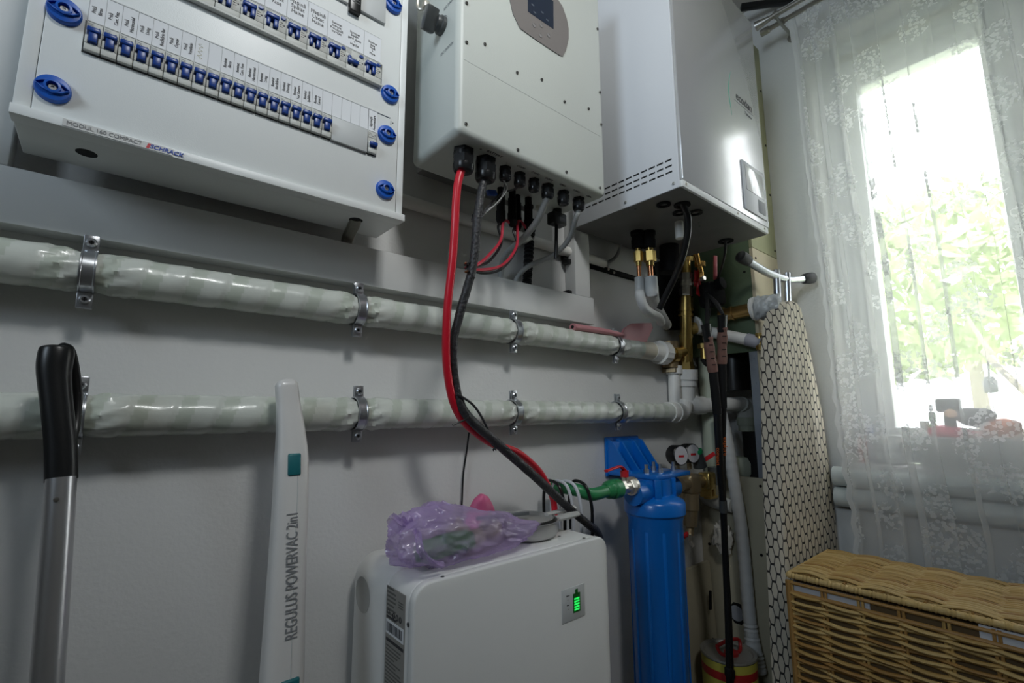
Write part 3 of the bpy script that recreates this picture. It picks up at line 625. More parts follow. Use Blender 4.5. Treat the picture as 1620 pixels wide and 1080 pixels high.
wrapped('wrapped_pipe', -1.05, 1.545, -.046, 1.0985, 1.096, .0315, [c.x for c in cl], 'lower white tape-wrapped pipe along the wall, behind the mop and vacuum handles', seed=5)
def clamp(x, z, r, label):
    t = thing('pipe_clamp', (x, -.046, z), label, 'pipe clamp', 'zinc pipe clamps')
    w_ = .0095; pr = [(r+.0005, -w_), (r+.0032, -w_), (r+.0032, -w_*.8), (r+.0024, -w_*.7), (r+.0024, w_*.7), (r+.0032, w_*.8), (r+.0032, w_), (r+.0005, w_)]
    MB().lathe(pr+[pr[0]], (x, -.046, z), (1, 0, 0), 32).build('band', ZINC, t)
    MB().cyl((x, -.046+r, z), (x, -.001, z), .004, 8).build('wall_bolt', ZINC, t) if r < .044 else None
    for s in (1, -1):
        zz = z+s*(r+.013)
        e = MB().box(x-w_, x+w_, -.052, -.0485, zz-.0125, zz+.0125, .001).box(x-w_, x+w_, -.0455, -.042, zz-.0125, zz+.0125, .001).build('ear', ZINC, t)
        m = MB().lathe([(.0072, 0), (.0072, .003), (.0052, .0046), (.0035, .0046), (.003, .002), (0, .002)], (x, -.052, zz), (0, -1, 0), 14).mat(1).box(x-.001, x+.001, -.0552, -.0538, zz-.0035, zz+.0035).box(x-.0035, x+.0035, -.0552, -.0538, zz-.001, zz+.001)
        join(m.build('screw', [ZINC, DARK]), e)
un = ['leftmost zinc clamp on the upper wrapped pipe, left of the mop-handle gap', 'second zinc clamp from the left on the upper wrapped pipe, under the breaker panel', 'third zinc clamp from the left on the upper wrapped pipe, right of the red cable', 'rightmost zinc clamp on the upper wrapped pipe, under the pink spatula']
un[0] = 'leftmost zinc clamp on the upper wrapped pipe'
ln = ['zinc clamp on the lower wrapped pipe, mostly hidden behind the black mop handle', 'zinc clamp on the lower wrapped pipe, just right of the white vacuum handle', 'zinc clamp on the lower wrapped pipe, just right of the red and black cables', 'rightmost zinc clamp on the lower wrapped pipe, above the blue filter bracket']
for c, l in zip(cu, un): clamp(c.x, 1.3165-.0075*(c.x+1.05)/2.425, .0312, l)
for c, l in zip(cl, ln): clamp(c.x, 1.0975, .0315, l)

# plastic end of the upper pipe
xe = 1.375; ze = 1.309
t = thing('pipe_end_fitting', (xe, -.046, ze), 'ribbed white plastic union at the right end of the upper wrapped pipe', 'pipe fitting')
MB().cyl((xe, -.046, ze), (1.452, -.046, ze-.001), .0315, 24).build('pipe_end', mat('cream_plastic', (.62, .57, .46), .4), t)
m = MB().cyl((1.447, -.046, ze-.001), (1.50, -.046, ze-.001), .0325, 24)
m.tube([(1.497, -.046, ze-.001), (1.538, -.046, ze-.002)], lambda t_, a: .0415+.0012*(1 if math.sin(a*16) > 0 else 0), 64, 1)
m.build('union_nut', PPR, t)

# brass column
def col(v): return P(1085, v, y=-.086+(v-410)*.038/175)
t = thing('brass_manifold', col(585), 'vertical brass pipe column with a chrome valve, standing under the wall unit', 'pipe fitting')
def cc(v0, v1, r, kind='cyl', m=None, r2=None):
    m = m or MB(); a, b = col(v0), col(v1)
    if kind == 'hex': m.hexnut(a, b, r)
    else: m.cyl(a, b, r, 22, r2)
    return m
m = cc(355, 406, .030); m.build('rubber_sleeve', BLACKM, t)
m = cc(403, 413, .026, 'hex'); cc(412, 434, .0185, m=m); m.build('top_union', BRASS, t)
m = cc(432, 443, .0255, 'hex'); cc(443, 447, .022, m=m); cc(447, 452, .025, m=m); cc(452, 455, .021, m=m); cc(455, 468, .0255, 'hex', m); m.build('ball_valve', NICKEL, t)
m = cc(467, 471, .020); cc(470, 489, .0265, m=m); cc(489, 492, .0285, m=m); cc(492, 496, .0235, m=m); cc(496, 500, .0275, m=m); cc(500, 530, .0225, m=m); cc(530, 534, .026, m=m); cc(533, 573, .0245, m=m); cc(569, 572, .027, m=m)
cc(572, 578, .027, 'hex', m); cc(578, 584, .031, 'hex', m); m.build('brass_body', BRASS, t)
b = P(1085, 556, y=-.055); b2 = V((1.535, -.046, 1.307))
m = MB().cyl(b2, b, .019, 18).hexnut(b2+V((.0, 0, 0)), b2+V((.022, 0, 0)), .026).cyl(b2+V((.03, 0, 0)), b2+V((.04, 0, 0)), .026, 18).cyl(b2+V((.05, 0, 0)), b2+V((.075, -.002, 0)), .028, 18); m.build('side_branch', BRASS, t)
m = MB().cyl(b2+V((.07, .02, -.05)), b2+V((.075, .02, .05)), .030, 18).hexnut(b2+V((.07, .02, -.052)), b2+V((.07, .02, -.065)), .031); m.build('rear_branch', BRASSD, t)
m = MB().tube([P(1090, 522, y=-.065), P(1098, 520, y=-.075), P(1101, 516, y=-.078)], .021, 16, 4); m.build('front_branch', BRASS, t)
m = MB().lathe([(.033, 0), (.036, .006), (.033, .012), (.022, .013), (.022, 0)], P(1100, 515, y=-.08), (.8, -.5, .2), 20); m.build('plastic_ring', PPR, t)
# red butterfly handle
h = P(1103, 447, y=-.115); hv = MB()
hv.obox(h+V((0, 0, .024)), (.016, 0, -.002), (0, .0022, 0), (.002, 0, .022), .0015).obox(h+V((.004, .002, -.002)), (.017, -.004, 0), (0, .0022, 0), (-.003, 0, .013), .0015).obox(h+V((.008, 0, -.028)), (.015, 0, -.003), (0, .0022, 0), (.004, 0, .022), .0015)
hv.build('butterfly_handle', REDP, t)
MB().cyl(h+V((-.004, .003, 0)), P(1087, 449, y=-.078), .006, 10).build('valve_stem', NICKEL, t)
# second riser with orange union
p = P(1103, 372, z=EZ0)
t2 = thing('second_riser', (p.x, p.y, 1.5), 'orange-brass riser with black sleeve under the wall unit, right of the brass column', 'pipe fitting')
MB().lathe([(.032, -.002), (.032, .085), (.034, .087), (.034, .095), (.02, .096)], (p.x+.015, -.16, EZ0), (0, 0, -1), 20).build('rubber_sleeve', BLACKM, t2)
a = P(1102, 405, y=-.14); b = P(1109, 440, y=-.13)
m = MB().tube([a+V((-.01, 0, .02)), a, b+V((0, 0, .03)), b], .011, 14, 4).hexnut(P(1107, 414, y=-.135), P(1108, 422, y=-.135), .019); m.build('union', mat('orange_brass', (.72, .40, .12), .22, metal=.95, var=.1), t2)
MB().lathe([(.012, 0), (.012, .01), (.008, .014), (0, .014)], P(1110, 441, y=-.13), (-.2, -1, 0), 12).build('nickel_nut', NICKEL, t2)
# black insulation block behind the column
pts = [P(u, v, y=-.021) for u, v in ((1035, 417), (1072, 403), (1112, 396), (1126, 440), (1124, 505), (1106, 510), (1100, 521), (1057, 521), (1048, 480), (1040, 452))]
m = MB().prism(pts, (0, .018, 0)); tag(m.build('insulation_block', BLACKM), 'large black foam insulation block on the wall behind the brass column', 'insulation')
t3 = thing('insulated_valve', P(1128, 465, y=-.15), 'black foam-clad valve with an upright red lever, right of the butterfly valve', 'valve')
c = P(1126, 466, y=-.15)
m = MB().obox(c, (.034, -.014, .004), (.014, .034, 0), (-.006, 0, .046), .014, 2); m.cyl(c+V((-.01, -.03, .03)), c+V((-.012, -.052, .034)), .022, 16); m.build('foam_jacket', BLACKM, t3)
a, b = P(1131.5, 443, y=-.175), P(1131.5, 404, y=-.19)
m = MB().obox((a+b)/2, (.0075, -.003, 0), (.0015, .003, 0), (b-a)/2, .0028); m.build('lever', mat('faded_red', (.58, .10, .12), .4), t3)
MB().cyl(P(1134, 446, y=-.16), P(1141, 466, y=-.16), .003, 8).build('lever_rod', GREYD, t3)

# pipes crossing the green board
xg = 1.772
t = thing('brass_elbow_pipe', P(1170, 493, x=xg), 'bronze elbow pipe with a grey wrapped end in front of the green board', 'pipe fitting')
a, b, c_ = P(1143, 499, x=xg), P(1166, 494, x=xg), P(1192, 489, x=xg)
m = MB().tube([a, b, c_], .0245, 20, 6).cyl(P(1158, 496, x=xg), P(1161, 495, x=xg), .028, 20).cyl(a+V((0, .004, 0)), P(1147, 498, x=xg), .031, 20); m.build('bronze_pipe', mat('bronze', (.44, .28, .10), .3, metal=.9, var=.2, scale=20), t)
d = (c_-b).normalized()
MB().lathe([(.026, 0), (.042, .002), (.044, .012), (.036, .016)], P(1190, 489, x=xg), d, 22).build('foam_ring', PPR, t)
e = c_+d*.012
m = MB().tube([e, e+d*.03+V((.004, 0, -.002)), e+d*.075+V((.012, 0, -.004))], lambda t_, a: .042+.006*noise.noise(V((t_*7, a*2.5, 3)))+.003*math.sin(a*7+t_*14), 40, 10); m.build('wrapped_end', TOWEL, t)
t = thing('white_crossing_pipe', P(1155, 531, x=xg), 'short white plastic pipe crossing the green board below the bronze elbow', 'pipe')
a, b = P(1100, 520, x=xg), P(1196, 540, x=xg)
MB().cyl(a, b, .021, 20).build('pipe_run', PPR, t)
b2 = P(1182, 537, x=xg); MB().cyl(b2, b+(b-b2)*.7, .0235, 20).build('grey_coupling', mat('grey_coupling', (.38, .38, .42), .5), t)
c = P(1202, 540, x=xg-.01)
t = thing('drain_valve', c, 'small brass valve with a red tap left of the ironing board', 'valve')
m = MB().cyl(c+V((0, 0, .028)), c+V((0, 0, -.03)), .010, 14).hexnut(c+V((0, 0, -.012)), c+V((0, 0, -.028)), .014).hexnut(c+V((0, 0, .03)), c+V((0, 0, .018)), .013).cyl(c, c+V((.004, -.02, 0)), .008, 12); m.build('valve_body', BRASS, t)
m = MB().obox(c+V((.01, -.034, 0)), (.020, -.008, .004), (.002, .006, 0), (0, 0, .005), .003).cyl(c+V((.004, -.02, 0)), c+V((.01, -.034, 0)), .006, 10); m.build('tap', REDP, t)
c = P(1114, 560, x=1.74)
m = MB().cyl(c+V((0, 0, .04)), c+V((0, 0, -.02)), .014, 16).hexnut(c+V((0, 0, .04)), c+V((0, 0, .022)), .022).mat(1).tube([c+V((-.02, 0, -.02)), c+V((-.012, -.01, -.04)), c+V((.01, -.01, -.04)), c+V((.016, 0, -.02))], .007, 8)
tag(m.build('small_brass_tee', [BRASS, BLACKM]), 'small brass fitting half hidden left of the trekking pole grips', 'pipe fitting')

# white plastic elbow under the column
t = thing('plastic_elbow', col(620), 'bright white plastic elbow under the brass column', 'pipe fitting')
m = MB(); a, b = col(584), col(600); m.cyl(a, b, .043, 28); m.cyl(col(599), col(607), .038, 28); m.cyl(col(606), col(610), .0395, 28); m.build('collar', PPR, t)
q = col(628); zo = P(1112, 641, y=-.055).z
m = MB(); m.tube([col(604), col(616), q+V((.004, -.001, -.016)), V((q.x+.022, -.052, zo+.006)), V((q.x+.050, -.055, zo)), V((q.x+.085, -.057, zo))], .0345, 22, 8); m.build('elbow_body', PPR, t)
po = P(1174, 639, x=1.975); m = MB().cyl((q.x+.080, -.057, zo), po, .0285, 22); m.build('outlet_pipe', PPR, t)
t = thing('branch_pipe', (1.55, -.046, 1.1), 'white plastic branch behind the bright elbow at the right end of the lower wrapped pipe', 'pipe fitting')
m = MB().cyl((1.540, -.046, 1.096), (1.60, -.046, 1.096), .036, 24).cyl((1.575, -.046, 1.096), (1.582, -.046, 1.096), .039, 24).tube([(1.60, -.046, 1.096), (1.63, -.046, 1.102), (1.645, -.046, 1.13)], .034, 20); m.build('tee', PPR, t)
a, b = P(1068, 640, y=-.03), P(1066, 583, y=-.03)
m = MB().cyl(a, b, .022, 18).cyl(b+V((0, 0, -.02)), b+V((0, 0, .01)), .030, 20); m.build('upright', PPR, t)

# inside the corner niche
a, b = P(1117, 560, x=1.85), P(1117, 800, x=1.85)
tag(MB().cyl(V((a.x, a.y, a.z)), V((a.x, a.y, b.z)), .032, 20).build('insulated_riser', PALEG), 'pale green insulated pipe rising in the corner niche behind the trekking poles', 'pipe')
tag(MB().cyl((1.925, -.115, 1.18), (1.925, -.115, 1.36), .06, 24).build('waste_pipe', BLACKP), 'black waste pipe standing inside the dark corner niche', 'pipe')
t = thing('niche_elbow', P(1175, 650, x=1.99), 'white elbow turning down inside the dark corner niche', 'pipe fitting')
a = P(1172, 639, x=1.96); e = P(1179, 648, x=1.99)
m = MB().tube([a, (a+e)/2+V((.006, 0, .004)), e, e+V((.004, .002, -.035))], .032, 18); m.build('bend', mat('pale_ppr', (.60, .62, .58), .4), t)
m = MB().cyl(e+V((.004, .002, -.03)), e+V((.004, .002, -.062)), .034, 20).cyl(e+V((.004, .002, -.062)), e+V((.004, .002, -.085)), .030, 20); m.build('socket', PALEG, t)
c = P(1172, 738, x=1.86)
m = MB().lathe([(0, -.05), (.03, -.045), (.044, -.02), (.046, .015), (.036, .036), (0, .04)], c, (0, 0, 1), 20); m.v = [p+V((0, 0, 0))+(p-c)*.12*noise.noise(p*40) for p in m.v]
tag(m.build('insulation_wad', PALEG), 'pale wad of insulation at the bottom of the dark niche opening', 'insulation')
tag(MB().cyl((1.885, -.19, .80), (1.885, -.19, 1.02), .04, 20).build('drain_socket', BLACKM), 'matt black pipe socket under the white elbow in the niche', 'pipe')
xh = 1.775
hose = [P(1140, 650, x=1.79), P(1151, 700, x=xh), P(1160, 755, x=xh), P(1172, 830, x=xh), P(1179, 900, x=xh), P(1185, 970, x=xh), P(1191, 1020, x=xh-.005), P(1196, 1062, x=xh-.01)]
tag(MB().tube(hose, lambda t_, a: .0215+.012*max(0, (t_-.78)/.22)+.0016*math.sin(t_*330)*(t_ > .72)+.0008*math.sin(t_*420), 20, 14).build('wrapped_hose', [FOAMG]), 'white tape-wrapped hose hanging from the niche beside the trekking poles', 'hose')
# rag behind the poles
c = P(1143, 850, x=1.78)
m = MB()
def ico(b): bmesh.ops.create_icosphere(b, subdivisions=4, radius=1)
vs_, fs_ = tempbm(ico); m.add([c+V((p.x*.018, p.y*.032, p.z*.055))*(1+.5*noise.noise(p*2.2)+.25*noise.noise(p*6)) for p in vs_], fs_)
tag(m.build('plastic_rag', mat('dusty_film', (.50, .47, .41), .4, var=.3, scale=20)), 'crumpled dusty plastic film tied to the pipe behind the trekking poles', 'plastic film')
c = P(1130, 790, x=1.79)
m = MB().tube([P(1112, 778, x=1.79), P(1122, 790, x=1.79), P(1140, 796, x=1.77), P(1158, 800, x=1.77)], .024, 16); tag(m.build('feed_pipe', mat('dull_white_pipe', (.5, .5, .46), .5)), 'dull white bent pipe behind the poles under the brass regulator', 'pipe')

# ================================================================ SPATULA
t = thing('spatula', (1.30, -.075, 1.352), 'dusty pink silicone spatula lying along the top of the upper wrapped pipe', 'spatula')
ys = -.062
a, b, c = P(906, 517, y=ys), P(955, 524, y=ys), P(985, 530, y=ys)
m = MB().tube([a, b, c], lambda t_, a_: .0135-.004*t_, 14, 6, squash=(1, .8)).mat(1).cyl(a+V((-.002, 0, 0)), a+V((.002, 0, 0)), .005, 10); m.build('grip', [SILI, DARK], t)
pts = [P(u, v, y=ys+.004) for u, v in ((980, 533), (985, 520), (997, 512), (1027, 511), (1030, 519), (1020, 541), (1000, 542), (985, 538))]
MB().prism(pts, (0, -.008, 0)).build('blade', SILI, t)

# ================================================================ WATER FILTER
wf = thing('water_filter', (1.285, -.14, .25), 'large blue water filter tank with a wall bracket, beside the white battery', 'water filter')
fx, fy = 1.285, -.142; zp = .915                       # top of the bracket plate
m = MB().box(1.232, 1.408, -.010, -.001, zp-.02, 1.018, .004)
for x in (1.242, 1.288, 1.352, 1.398):
    m.prism([(x-.004, -.008, 1.010), (x-.004, -.030, 1.004), (x-.004, -.050, .975), (x-.004, -.085, zp+.012), (x-.004, -.10, zp-.004), (x-.004, -.008, zp-.004)], (.008, 0, 0))
m.box(1.244, 1.396, -.028, -.008, .93, 1.004, .004)
m.build('wall_bracket', FILTB, wf)
MB().box(1.236, 1.425, -.186, -.002, zp-.014, zp, .004).build('bracket_plate', FILTB, wf)
for x, y in ((1.262, -.135), (1.305, -.155), (1.345, -.105), (1.395, -.145)): MB().cyl((x, y, zp-.002), (x, y, zp+.012), .008, 6).cyl((x, y, zp+.01), (x, y, zp+.026), .0055, 12).build('bolt', ZINC, wf)
m = MB().lathe([(.052, -.014), (.052, -.06), (.06, -.064), (.083, -.074), (.0885, -.082), (.0885, -.112), (.084, -.117)], (fx, fy, zp), (0, 0, 1), 40)
m.mat(0).cyl((fx-.105, fy, zp-.050), (fx+.105, fy, zp-.050), .033, 24)
for a in range(4): 
    q = PI/4+a*PI/2; m.obox((fx+.052*math.cos(q), fy+.052*math.sin(q), zp-.045), (.012*math.cos(q), .012*math.sin(q), 0), (-.010*math.sin(q), .010*math.cos(q), 0), (0, 0, .033), .003)
m.build('head', FILTB, wf)
n_ = 48; prof = [(.082, -.115), (.082, -.124), (.0785, -.132), (.0735, -.66), (.068, -.69), (.05, -.70)]
m = MB().lathe(prof, (fx, fy, zp), (0, 0, 1), 48)
for k in range(10):
    a = 2*PI*k/10+.25; m.obox((fx+.0757*math.cos(a), fy+.0757*math.sin(a), zp-.40), (.0028*math.cos(a), .0028*math.sin(a), 0), (-.005*math.sin(a), .005*math.cos(a), 0), (0, 0, .245), .002)
m.build('tank', FILTB, wf)
# tap and green pipe
ty, tz = -.142, .888
tp = thing('green_supply_pipe', (.96, ty, tz), 'green plastic water pipe with a flared joint, left of the blue filter', 'pipe')
MB().tube([(.953, -.05, tz+.012), (.955, -.085, tz+.012), (.966, -.125, tz+.008), (1.0, ty, tz-.004), (1.06, ty, tz-.002), (1.085, ty, tz)], .0165, 18).build('elbow', PPRG, tp)
m = MB().lathe([(.0165, 0), (.024, .012), (.024, .02), (.020, .024), (.0265, .03), (.0265, .055), (.022, .06)], (1.058, ty, tz), (1, 0, 0), 22); m.build('joint', PPRG, tp)
bv = thing('ball_valve', (1.16, ty, tz), 'small brass ball valve with a red lever between the green pipe and blue filter', 'valve')
m = MB().hexnut((1.116, ty, tz), (1.136, ty, tz), .021).cyl((1.134, ty, tz), (1.158, ty, tz), .018, 18).hexnut((1.156, ty, tz), (1.172, ty, tz), .022).cyl((1.17, ty, tz), (1.182, ty, tz), .026, 20).cyl((1.145, ty, tz), (1.145, ty, tz+.036), .008, 12); m.build('valve_body', NICKEL, bv)
m = MB().cyl((1.145, ty, tz+.028), (1.145, ty, tz+.046), .012, 14).tube([(1.148, ty, tz+.044), (1.130, ty-.002, tz+.056), (1.112, ty-.004, tz+.058), (1.060, ty-.012, tz+.054), (1.048, ty-.013, tz+.053)], .006, 10, 6, squash=(1.2, .6)); m.build('lever', REDP, bv)
# cords hung over the green pipe
for i, (x, m_, l, lab) in enumerate(((.925, BLACKP, .17, 'black cord looped behind the green pipe end, leftmost of the hanging cords'), (.938, LINER, .15, 'white cord hanging by the green pipe end, next to the leftmost black one'), (.952, LINER, .16, 'white cord hanging by the green pipe end, nearer the pipe'), (.975, BLACKP, .17, 'black cord looped over the green pipe itself'))):
    z1 = tz+.030; y_ = -.08-.016*i
    tag(MB().tube([(x+.012, y_+.05, tz-.10), (x+.004, y_+.045, tz-.02), (x, y_+.03, z1-.008), (x, y_+.01, z1), (x-.003, y_-.022, z1-.012), (x+.002, y_-.034, tz-.03), (x+.006, y_-.030, tz-.09), (x+.012, y_-.026, tz-l)], .0042, 8, 8).build('hanging_cord', m_), lab, 'cord')
# pressure gauges and reducer
for u, v, lab in ((1077, 720, 'left pressure gauge with a black rim above the brass regulator'), (1096, 717, 'right pressure gauge above the brass regulator, nearer the green cap')):
    c = P(u, v, y=-.105); t = thing('pressure_gauge', c, lab, 'gauge'); d = V((-.25, -1, .05)).normalized()
    MB().lathe([(.030, .040), (.034, .034), (.034, 0), (.031, -.003), (.030, 0)], c+d*.0, -d, 26).build('gauge_case', BLACKP, t)
    MB().lathe([(.0305, 0), (.0, .0004)], c+d*.0015, d, 26).build('dial', mat('dial_face', (.66, .64, .66), .3, var=.02) if 'dial_face' not in bpy.data.materials else bpy.data.materials['dial_face'], t)
    x_, y__, d_ = frame_of(d)
    MB().obox(c+d*.0025+V((0, 0, -.003)), x_*.012, d*.0004, V((0, 0, .0035))).build('needle', REDP, t)
    MB().cyl(c+V((.006, .02, -.032)), c+V((.008, .02, -.055)), .008, 10).build('stem', BRASSD, t)
pr = thing('pressure_reducer', P(1090, 790, y=-.10), 'aged brass pressure regulator with a long bowl, right of the blue filter', 'regulator')
c = P(1092, 765, y=-.095)
m = MB().obox(c, (.036, 0, 0), (0, .026, 0), (0, 0, .034), .012, 3).cyl(c+V((-.07, 0, .004)), c+V((.07, 0, .004)), .024, 20)
a, b = P(1091, 780, y=-.095), P(1092, 832, y=-.095); m.cyl(a, (a+b)/2, .030, 22).cyl((a+b)/2, b, .026, 22, .022).cyl(b, P(1090, 846, y=-.095), .014, 14); m.build('body', BRASSD, pr)
d0 = P(1088, 850, y=-.10); m = MB().cyl(d0+V((0, 0, .012)), d0+V((0, 0, -.010)), .012, 12).cyl(d0+V((0, -.004, -.006)), d0+V((.006, -.016, -.026)), .006, 10); m.build('drain_cock', NICKEL, pr)
MB().obox(d0+V((-.020, -.004, .012)), (.014, 0, .004), (0, .005, 0), (-.003, 0, .006), .003).cyl(d0+V((-.012, -.003, .009)), d0+V((.002, 0, .002)), .005, 10).build('drain_lever', REDP, pr)
c = P(1108, 738, y=-.10); m = MB().cyl(c, P(1103, 716, y=-.10), .024, 18, .018); m.build('bonnet', GREYD, pr)
a = P(1103, 717, y=-.10); MB().lathe([(.019, 0), (.021, .006), (.019, .014), (.010, .018), (0, .018)], a, (P(1101, 708, y=-.10)-a), 18).build('green_cap', mat('green_cap', (.01, .30, .10), .35), pr)
a, b = P(1115, 727, y=-.11), P(1130, 717, y=-.12); MB().obox((a+b)/2, (b-a)/2, (0, .004, 0), (0, .003, .006), .003).build('red_lever', REDP, pr)
c = P(1119, 760, y=-.11); m = MB().obox(c, (.026, 0, 0), (0, .022, 0), (0, 0, .03), .008).box(c.x-.02, c.x-.012, c.y-.02, c.y+.02, c.z-.055, c.z-.02).box(c.x+.008, c.x+.018, c.y-.02, c.y+.02, c.z-.055, c.z-.02).obox(c+V((0, -.01, -.055)), (.028, 0, 0), (0, .012, 0), (0, 0, .004)); m.build('yoke', BRASS, pr)
c = P(1133, 752, y=-.12); MB().cyl(c+V((0, 0, -.03)), c+V((0, 0, .03)), .028, 18).build('knob', GREYD, pr)

# ================================================================ BATTERY
bt = thing('battery', (.653, -.15, 0), 'white floor-standing home battery with a lit green charge icon', 'battery')
BX0, BX1, BZ0, BZ1 = .409, .8978, .06, .822
def rr(x0, x1, z0, z1, r, n=8):
    p = []
    for cx, cz, a0 in ((x1-r, z1-r, 0), (x0+r, z1-r, 90), (x0+r, z0+r, 180), (x1-r, z0+r, 270)):
        for i in range(n+1):
            a = math.radians(a0+90*i/n); p.append((cx+r*math.cos(a), cz+r*math.sin(a)))
    return p
def slab(y0, y1, r, x0=BX0, x1=BX1, z1=BZ1, edge=.003):
    m = MB(); loops = []
    for y, ins in ((y0, edge), (y0+edge*.3, edge*.3), (y0+edge, 0), (y1-edge, 0), (y1-edge*.3, edge*.3), (y1, edge)):
        loops.append([V((x, y, z)) for x, z in rr(x0+ins, x1-ins, BZ0+ins, z1-ins, r-ins*.5)])
    n = len(loops[0]); vs = sum(loops, []); fs = [list(range(n)), [5*n+k for k in range(n)][::-1]]
    for i in range(5):
        for k in range(n): fs.append([i*n+k, i*n+(k+1) % n, (i+1)*n+(k+1) % n, (i+1)*n+k])
    return m.add(vs, fs)
slab(-.1745, -.026, .045, edge=.012).build('rear_housing', BATW, bt, ang=50)
slab(-.254, -.174, .032, x0=BX0+.0008, z1=BZ1-.0005).build('middle_housing', BATW, bt, ang=50)
slab(-.272, -.2545, .030, edge=.004).build('front_cover', BATW, bt, ang=50)
rc = P(574, 940, x=BX0)
MB().lathe([(.032, 0), (.032, .0008), (.030, .0008), (.029, .0002), (0, .0002)], (BX0, rc.y, rc.z), (-1, 0, 0), 36).build('round_recess', mat('battery_recess', (.52, .53, .51), .5, var=.01), bt)  # round recess drawn as a nearly flat, darker disc
rl = MB().box(BX0-.0002, BX0+.001, -.2435, -.1755, .20, .800).build('rating_label', LABELG, bt)
m = MB(); yl = lambda a: -.1765-a
zv = lambda v: P(615, v, x=BX0).z
for q in range(8): z = zv(927)-q*.0068; m.box(BX0-.0005, BX0, yl(.004+.030*(1 if q % 4 else .8)), yl(.002), z-.003, z)
join(m.build('fine_print', mat('fine_print', (.12, .12, .11), .6)), rl); m = MB()
for q in range(3): m.box(BX0-.0005, BX0, yl(.060), yl(.044), zv(941)-q*.004-.002, zv(941)-q*.004)
join(m.build('fine_print', bpy.data.materials['fine_print']), rl); m = MB()
z = zv(1020)
while z > .21: m.box(BX0-.0005, BX0, yl(.028+.036*random.random()), yl(.003), z-.0022, z); z -= .0058
join(m.build('fine_print', bpy.data.materials['fine_print']), rl)
text('CE', (BX0-.0006, -.186, zv(967)), (0, -1, 0), (0, 0, 1), .011, INK, rl)
m = MB()
for q in range(3): m.tube([(BX0-.0006, -.2055-q*.0115+.0034*math.cos(a), zv(967)-.001+.0045*math.sin(a)) for a in [i*PI/3 for i in range(7)]], .0008, 5, 2)
join(m.build('safety_mark', INK), rl)
join(MB().box(BX0-.0006, BX0, -.241, -.178, zv(1002), zv(979)).build('barcode_patch', PAPER), rl)
m = MB(); y = -.181
while y > -.237:
    w_ = random.choice((.0008, .0014, .0022)); m.box(BX0-.0009, BX0-.0005, y-w_, y, zv(998), zv(983)); y -= w_+random.choice((.0008, .0016))
join(m.build('barcode_bars', INK), rl)
for y_, za, zb2 in ((-.215, 976, 973), (-.241, 1014, 1009)): join(MB().box(BX0-.0006, BX0, y_, -.179, zv(za), zv(zb2)).build('heading_print', INK), rl)
q = [P(u, v, y=-.272) for u, v in ((888, 934), (924, 922), (925, 975), (890, 987))]
ip = MB().box(q[0].x, q[1].x, -.2732, -.271, q[3].z, q[0].z, .0006).build('indicator_plate', mat('indicator_plate', (.60, .62, .62), .35, var=.01), bt)
i0, i1 = P(907, 960, y=-.2734).x, P(918, 960, y=-.2734).x; zt_, zb_ = q[0].z-.006, q[3].z+.013
m = MB().box(i0, i1, -.2738, -.273, zb_, zt_-.008).box((i0*.68+i1*.32), (i0*.32+i1*.68), -.2738, -.273, zt_-.009, zt_); join(m.build('battery_icon', LEDD), ip)
for k in range(5): join(MB().box(i0+.003, i1-.003, -.2742, -.2736, zb_+.004+k*.0052, zb_+.0072+k*.0052).build('charge_bar', LEDG), ip)
xm = (q[0].x+i0)/2+.001
text('Alarm', (xm, -.2734, q[0].z-.014), (1, 0, 0), (0, 0, 1), .0042, INK, ip); text('Run', (xm, -.2734, q[0].z-.032), (1, 0, 0), (0, 0, 1), .0042, INK, ip)
for dz, mm in ((-.022, INKR), (-.040, LEDD)): join(MB().lathe([(.0013, 0), (.0013, .0003)], (xm, -.2732, q[0].z+dz), (0, -1, 0), 10).build('status_led', mat('status_off', (.35, .33, .30), .4) if 'status_off' not in bpy.data.materials else bpy.data.materials['status_off']), ip)
for u, v in ((700, 912), (885, 848), (924, 851)):
    p = P(u, v, z=BZ1); MB().lathe([(.0035, 0), (.0035, .0007), (.0015, .0007), (0, 0)], p, (0, 0, 1), 12).build('screw', GREYD, bt)
MB().lathe([(.0038, 0), (.0038, .001), (.0018, .001), (.0015, 0), (0, 0)], P(646, 988, x=BX0), (-1, 0, 0), 12).build('screw', GREYD, bt)
for x in (.46, .84):
    for y in (-.25, -.06): MB().cyl((x, y, 0), (x, y, BZ0+.004), .018, 14).build('foot', BLACKP, bt)

# ---------------- things on the battery
BT = BZ1
pot = thing('saucepan', (.778, -.165, BT), 'dull steel saucepan with a long flat handle on top of the battery', 'saucepan')
pc = V((.758, -.152, BT))
m = MB().lathe([(0, .001), (.062, .001), (.070, .005), (.074, .012), (.074, .034), (.0765, .036), (.0765, .0375), (.0725, .036), (.0705, .012), (0, .006)], pc, (0, 0, 1), 44); m.build('pan', mat('dull_steel', (.50, .50, .49), .36, metal=.5, var=.05), pot)
h0, h1 = V((pc.x+.062, pc.y-.035, BT+.033)), P(914, 812, y=-.20)
d = h1-h0; sd = V((-d.y, d.x, 0)).normalized()
m = MB().tube([h0, h0+d*.3, h0+d*.7, h1], lambda t_, a: .010+.003*math.sin(PI*t_), 14, 6, squash=(1, .55)); m.build('handle', mat('handle_grey', (.47, .47, .45), .4, var=.03), pot)
p2 = thing('lid_pan', (.74, -.14, BT+.02), 'flat pan resting inside the steel saucepan, its slim handle above the other', 'pan')
m = MB().lathe([(0, .052), (.055, .052), (.063, .058), (.069, .0665), (.0665, .0675), (.06, .060), (0, .056)], pc+V((-.004, .002, -.026)), (0, 0, 1), 40).build('shallow_pan', mat('pale_steel', (.42, .42, .40), .4, metal=.4), p2)
h0 = pc+V((.055, -.012, .040)); h1 = P(908, 803, y=-.165); d = h1-h0
